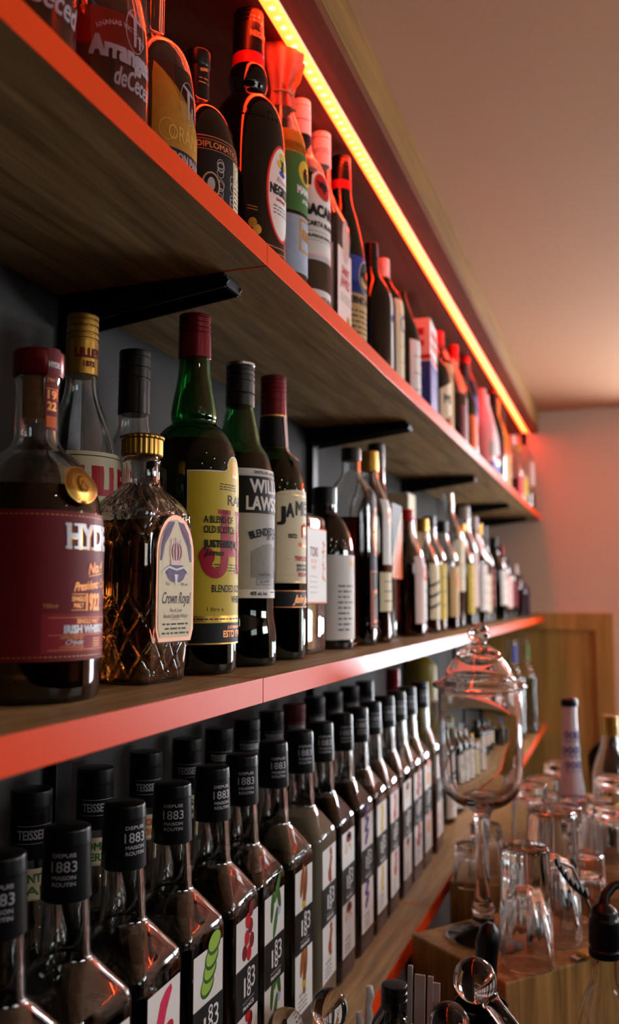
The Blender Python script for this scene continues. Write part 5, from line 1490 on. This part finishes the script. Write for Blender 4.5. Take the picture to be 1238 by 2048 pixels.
kn = thing('bar_knife', 'flat steel knife lying on the oak block behind the front beer glass', 'knife', (.232, 1.165, TOPZ), math.radians(52))
bm = bmesh.new()
pts = [(-.042, -.006), (.034, -.007), (.046, .000), (.034, .007), (-.042, .006)]
vs = [bm.verts.new((x, y, .0025)) for x, y in pts]; f = bm.faces.new(vs); r = bmesh.ops.extrude_face_region(bm, geom=[f]); bmesh.ops.translate(bm, verts=[g for g in r['geom'] if isinstance(g, bmesh.types.BMVert)], vec=(0, 0, .002)); finish('blade', bm, M_steel, kn, smooth=False)
bm = bmesh.new(); box(bm, -.030, -.0085, 0, -.012, .0085, .0080, bevel=.002); finish('handle', bm, GOLD, kn, smooth=False)

# stirrers and sticks in a black caddy at the bottom edge
cd = thing('bar_caddy', 'black bar caddy below the bottom edge holding the glass stirrers and sticks', 'caddy', (0, 0, CT))
bm = bmesh.new()
x0, y0, x1, y1, h = .006, .735, .235, .868, .268
for a in ((x0, y0, 0, x1, y1, .004), (x0, y0, .004, x0 + .003, y1, h), (x1 - .003, y0, .004, x1, y1, h), (x0 + .003, y0, .004, x1 - .003, y0 + .003, h), (x0 + .003, y1 - .003, .004, x1 - .003, y1, h)): box(bm, *a)
finish('tray', bm, M_plastic, cd, smooth=False)
def stirrer(label, c, r, e):
    o = thing('glass_stirrer', label, 'stirrer', c, 0, 'ball-topped glass stirrers')
    bm = bmesh.new(); bmesh.ops.create_uvsphere(bm, u_segments=32, v_segments=20, radius=r); finish('ball', bm, G_CLEAR, o)
    d = Vector(e) - Vector(c); dn = d.normalized()
    bm = bmesh.new(); tube(bm, [tuple(dn * r * .97), tuple(dn * (r + .004)), tuple(d)], [.0095, .0078, .0078], 20); finish('rod', bm, G_CLEAR, o)
stirrer('largest glass ball stirrer in front of the oak block, rod slanting to the right', (.1377, .8387, 1.4080), .0195, (.205, .812, 1.345))
stirrer('glass ball stirrer at the bottom edge just below the largest one', (.1175, .8200, 1.3755), .0180, (.150, .79, 1.20))
stirrer('glass ball stirrer over the pale wood of the bottom shelf', (.0140, .797, 1.3830), .0170, (.055, .785, 1.22))
stirrer('leftmost glass ball stirrer, half cut off by the bottom edge', (-.0240, .785, 1.3660), .0165, (.014, .760, 1.25))
stirrer('glass ball stirrer cut off by the bottom edge right of the dark round-shouldered bottle', (.0860, .790, 1.3580), .0165, (.10, .785, 1.20))
for k, (x, y, z, w) in enumerate(((.0817, .8177, 1.4214, .0045), (.0900, .8215, 1.4130, .0095), (.0988, .8247, 1.4115, .0050), (.1037, .827, 1.4057, .0070))):
    o = thing('stir_stick', ('narrow white stick, leftmost of the four sticks in the caddy', 'broad white stick, second of the four in the caddy', 'narrow white stick, third of the four in the caddy', 'white stick, rightmost of the four in the caddy')[k], 'stick', (x, y, CT + .005), 0, 'white sticks in the caddy')
    bm = bmesh.new(); box(bm, -w / 2, -.0012, 0, w / 2, .0012, z - CT - .005, bevel=.0004)
    for v in bm.verts: v.co.x += (v.co.z - .3) * .03
    finish('stick_body', bm, GREYP, o, smooth=False)
cu = thing('black_cup', 'black cylindrical cup behind the largest glass ball', 'cup', (.132, .905, CT))
bm = bmesh.new(); loft(bm, P([(.022, 0), (.026, 0, .003), (.0265, .300), (.0250, .300), (.0245, .006), (.001, .005)]), 32); finish('cup_body', bm, M_plastic, cu)
mu = thing('muddler', 'black round-ended muddler handle standing in the black cup', 'muddler', (.130, .902, CT + .006))
bm = bmesh.new(); tube(bm, [(-.004, .004, 0), (.008, .004, .33), (.0095, .004, .352), (.0115, .004, .3640), (.0125, .004, .3700)], [.009, .0105, .0115, .0090, .0030], 20); finish('handle', bm, M_plastic, mu)
# dark bulbous bottle with black cap, twisted white straws
db = bottle('liqueur_bottle', 'dark round-shouldered bottle with small black cap at the bottom edge, beside the white straws', (.0640, .835, CT + .004),
            [(.020, 0), (.026, 0, .004), (.027, .008), (.029, .255, .012), (.022, .292, .014), (.0100, .306, .005), (.0100, .318)], D_BROWN, opaque=True)
cap(db, .312, .3320, .0125, .0120, BLACKCAP, (.4, .7), n=28)
for k, (x, y, z) in enumerate(((.0500, .8000, 1.4060), (.0420, .7950, 1.3850))):
    o = thing('white_straw', ('tall crinkled white straw beside the dark round-shouldered bottle', 'short crinkled white straw left of the tall one')[k], 'straw', (x, y, CT + .005), 0, 'crinkled white straws')
    bm = bmesh.new(); hh = z - CT - .005
    tube(bm, [(.0015 * (j % 2) - .02 * (1 - j / 40), 0, hh * j / 40) for j in range(41)], [.0030 + .0008 * (j % 2) for j in range(41)], 10); finish('straw_body', bm, WHITE, o)
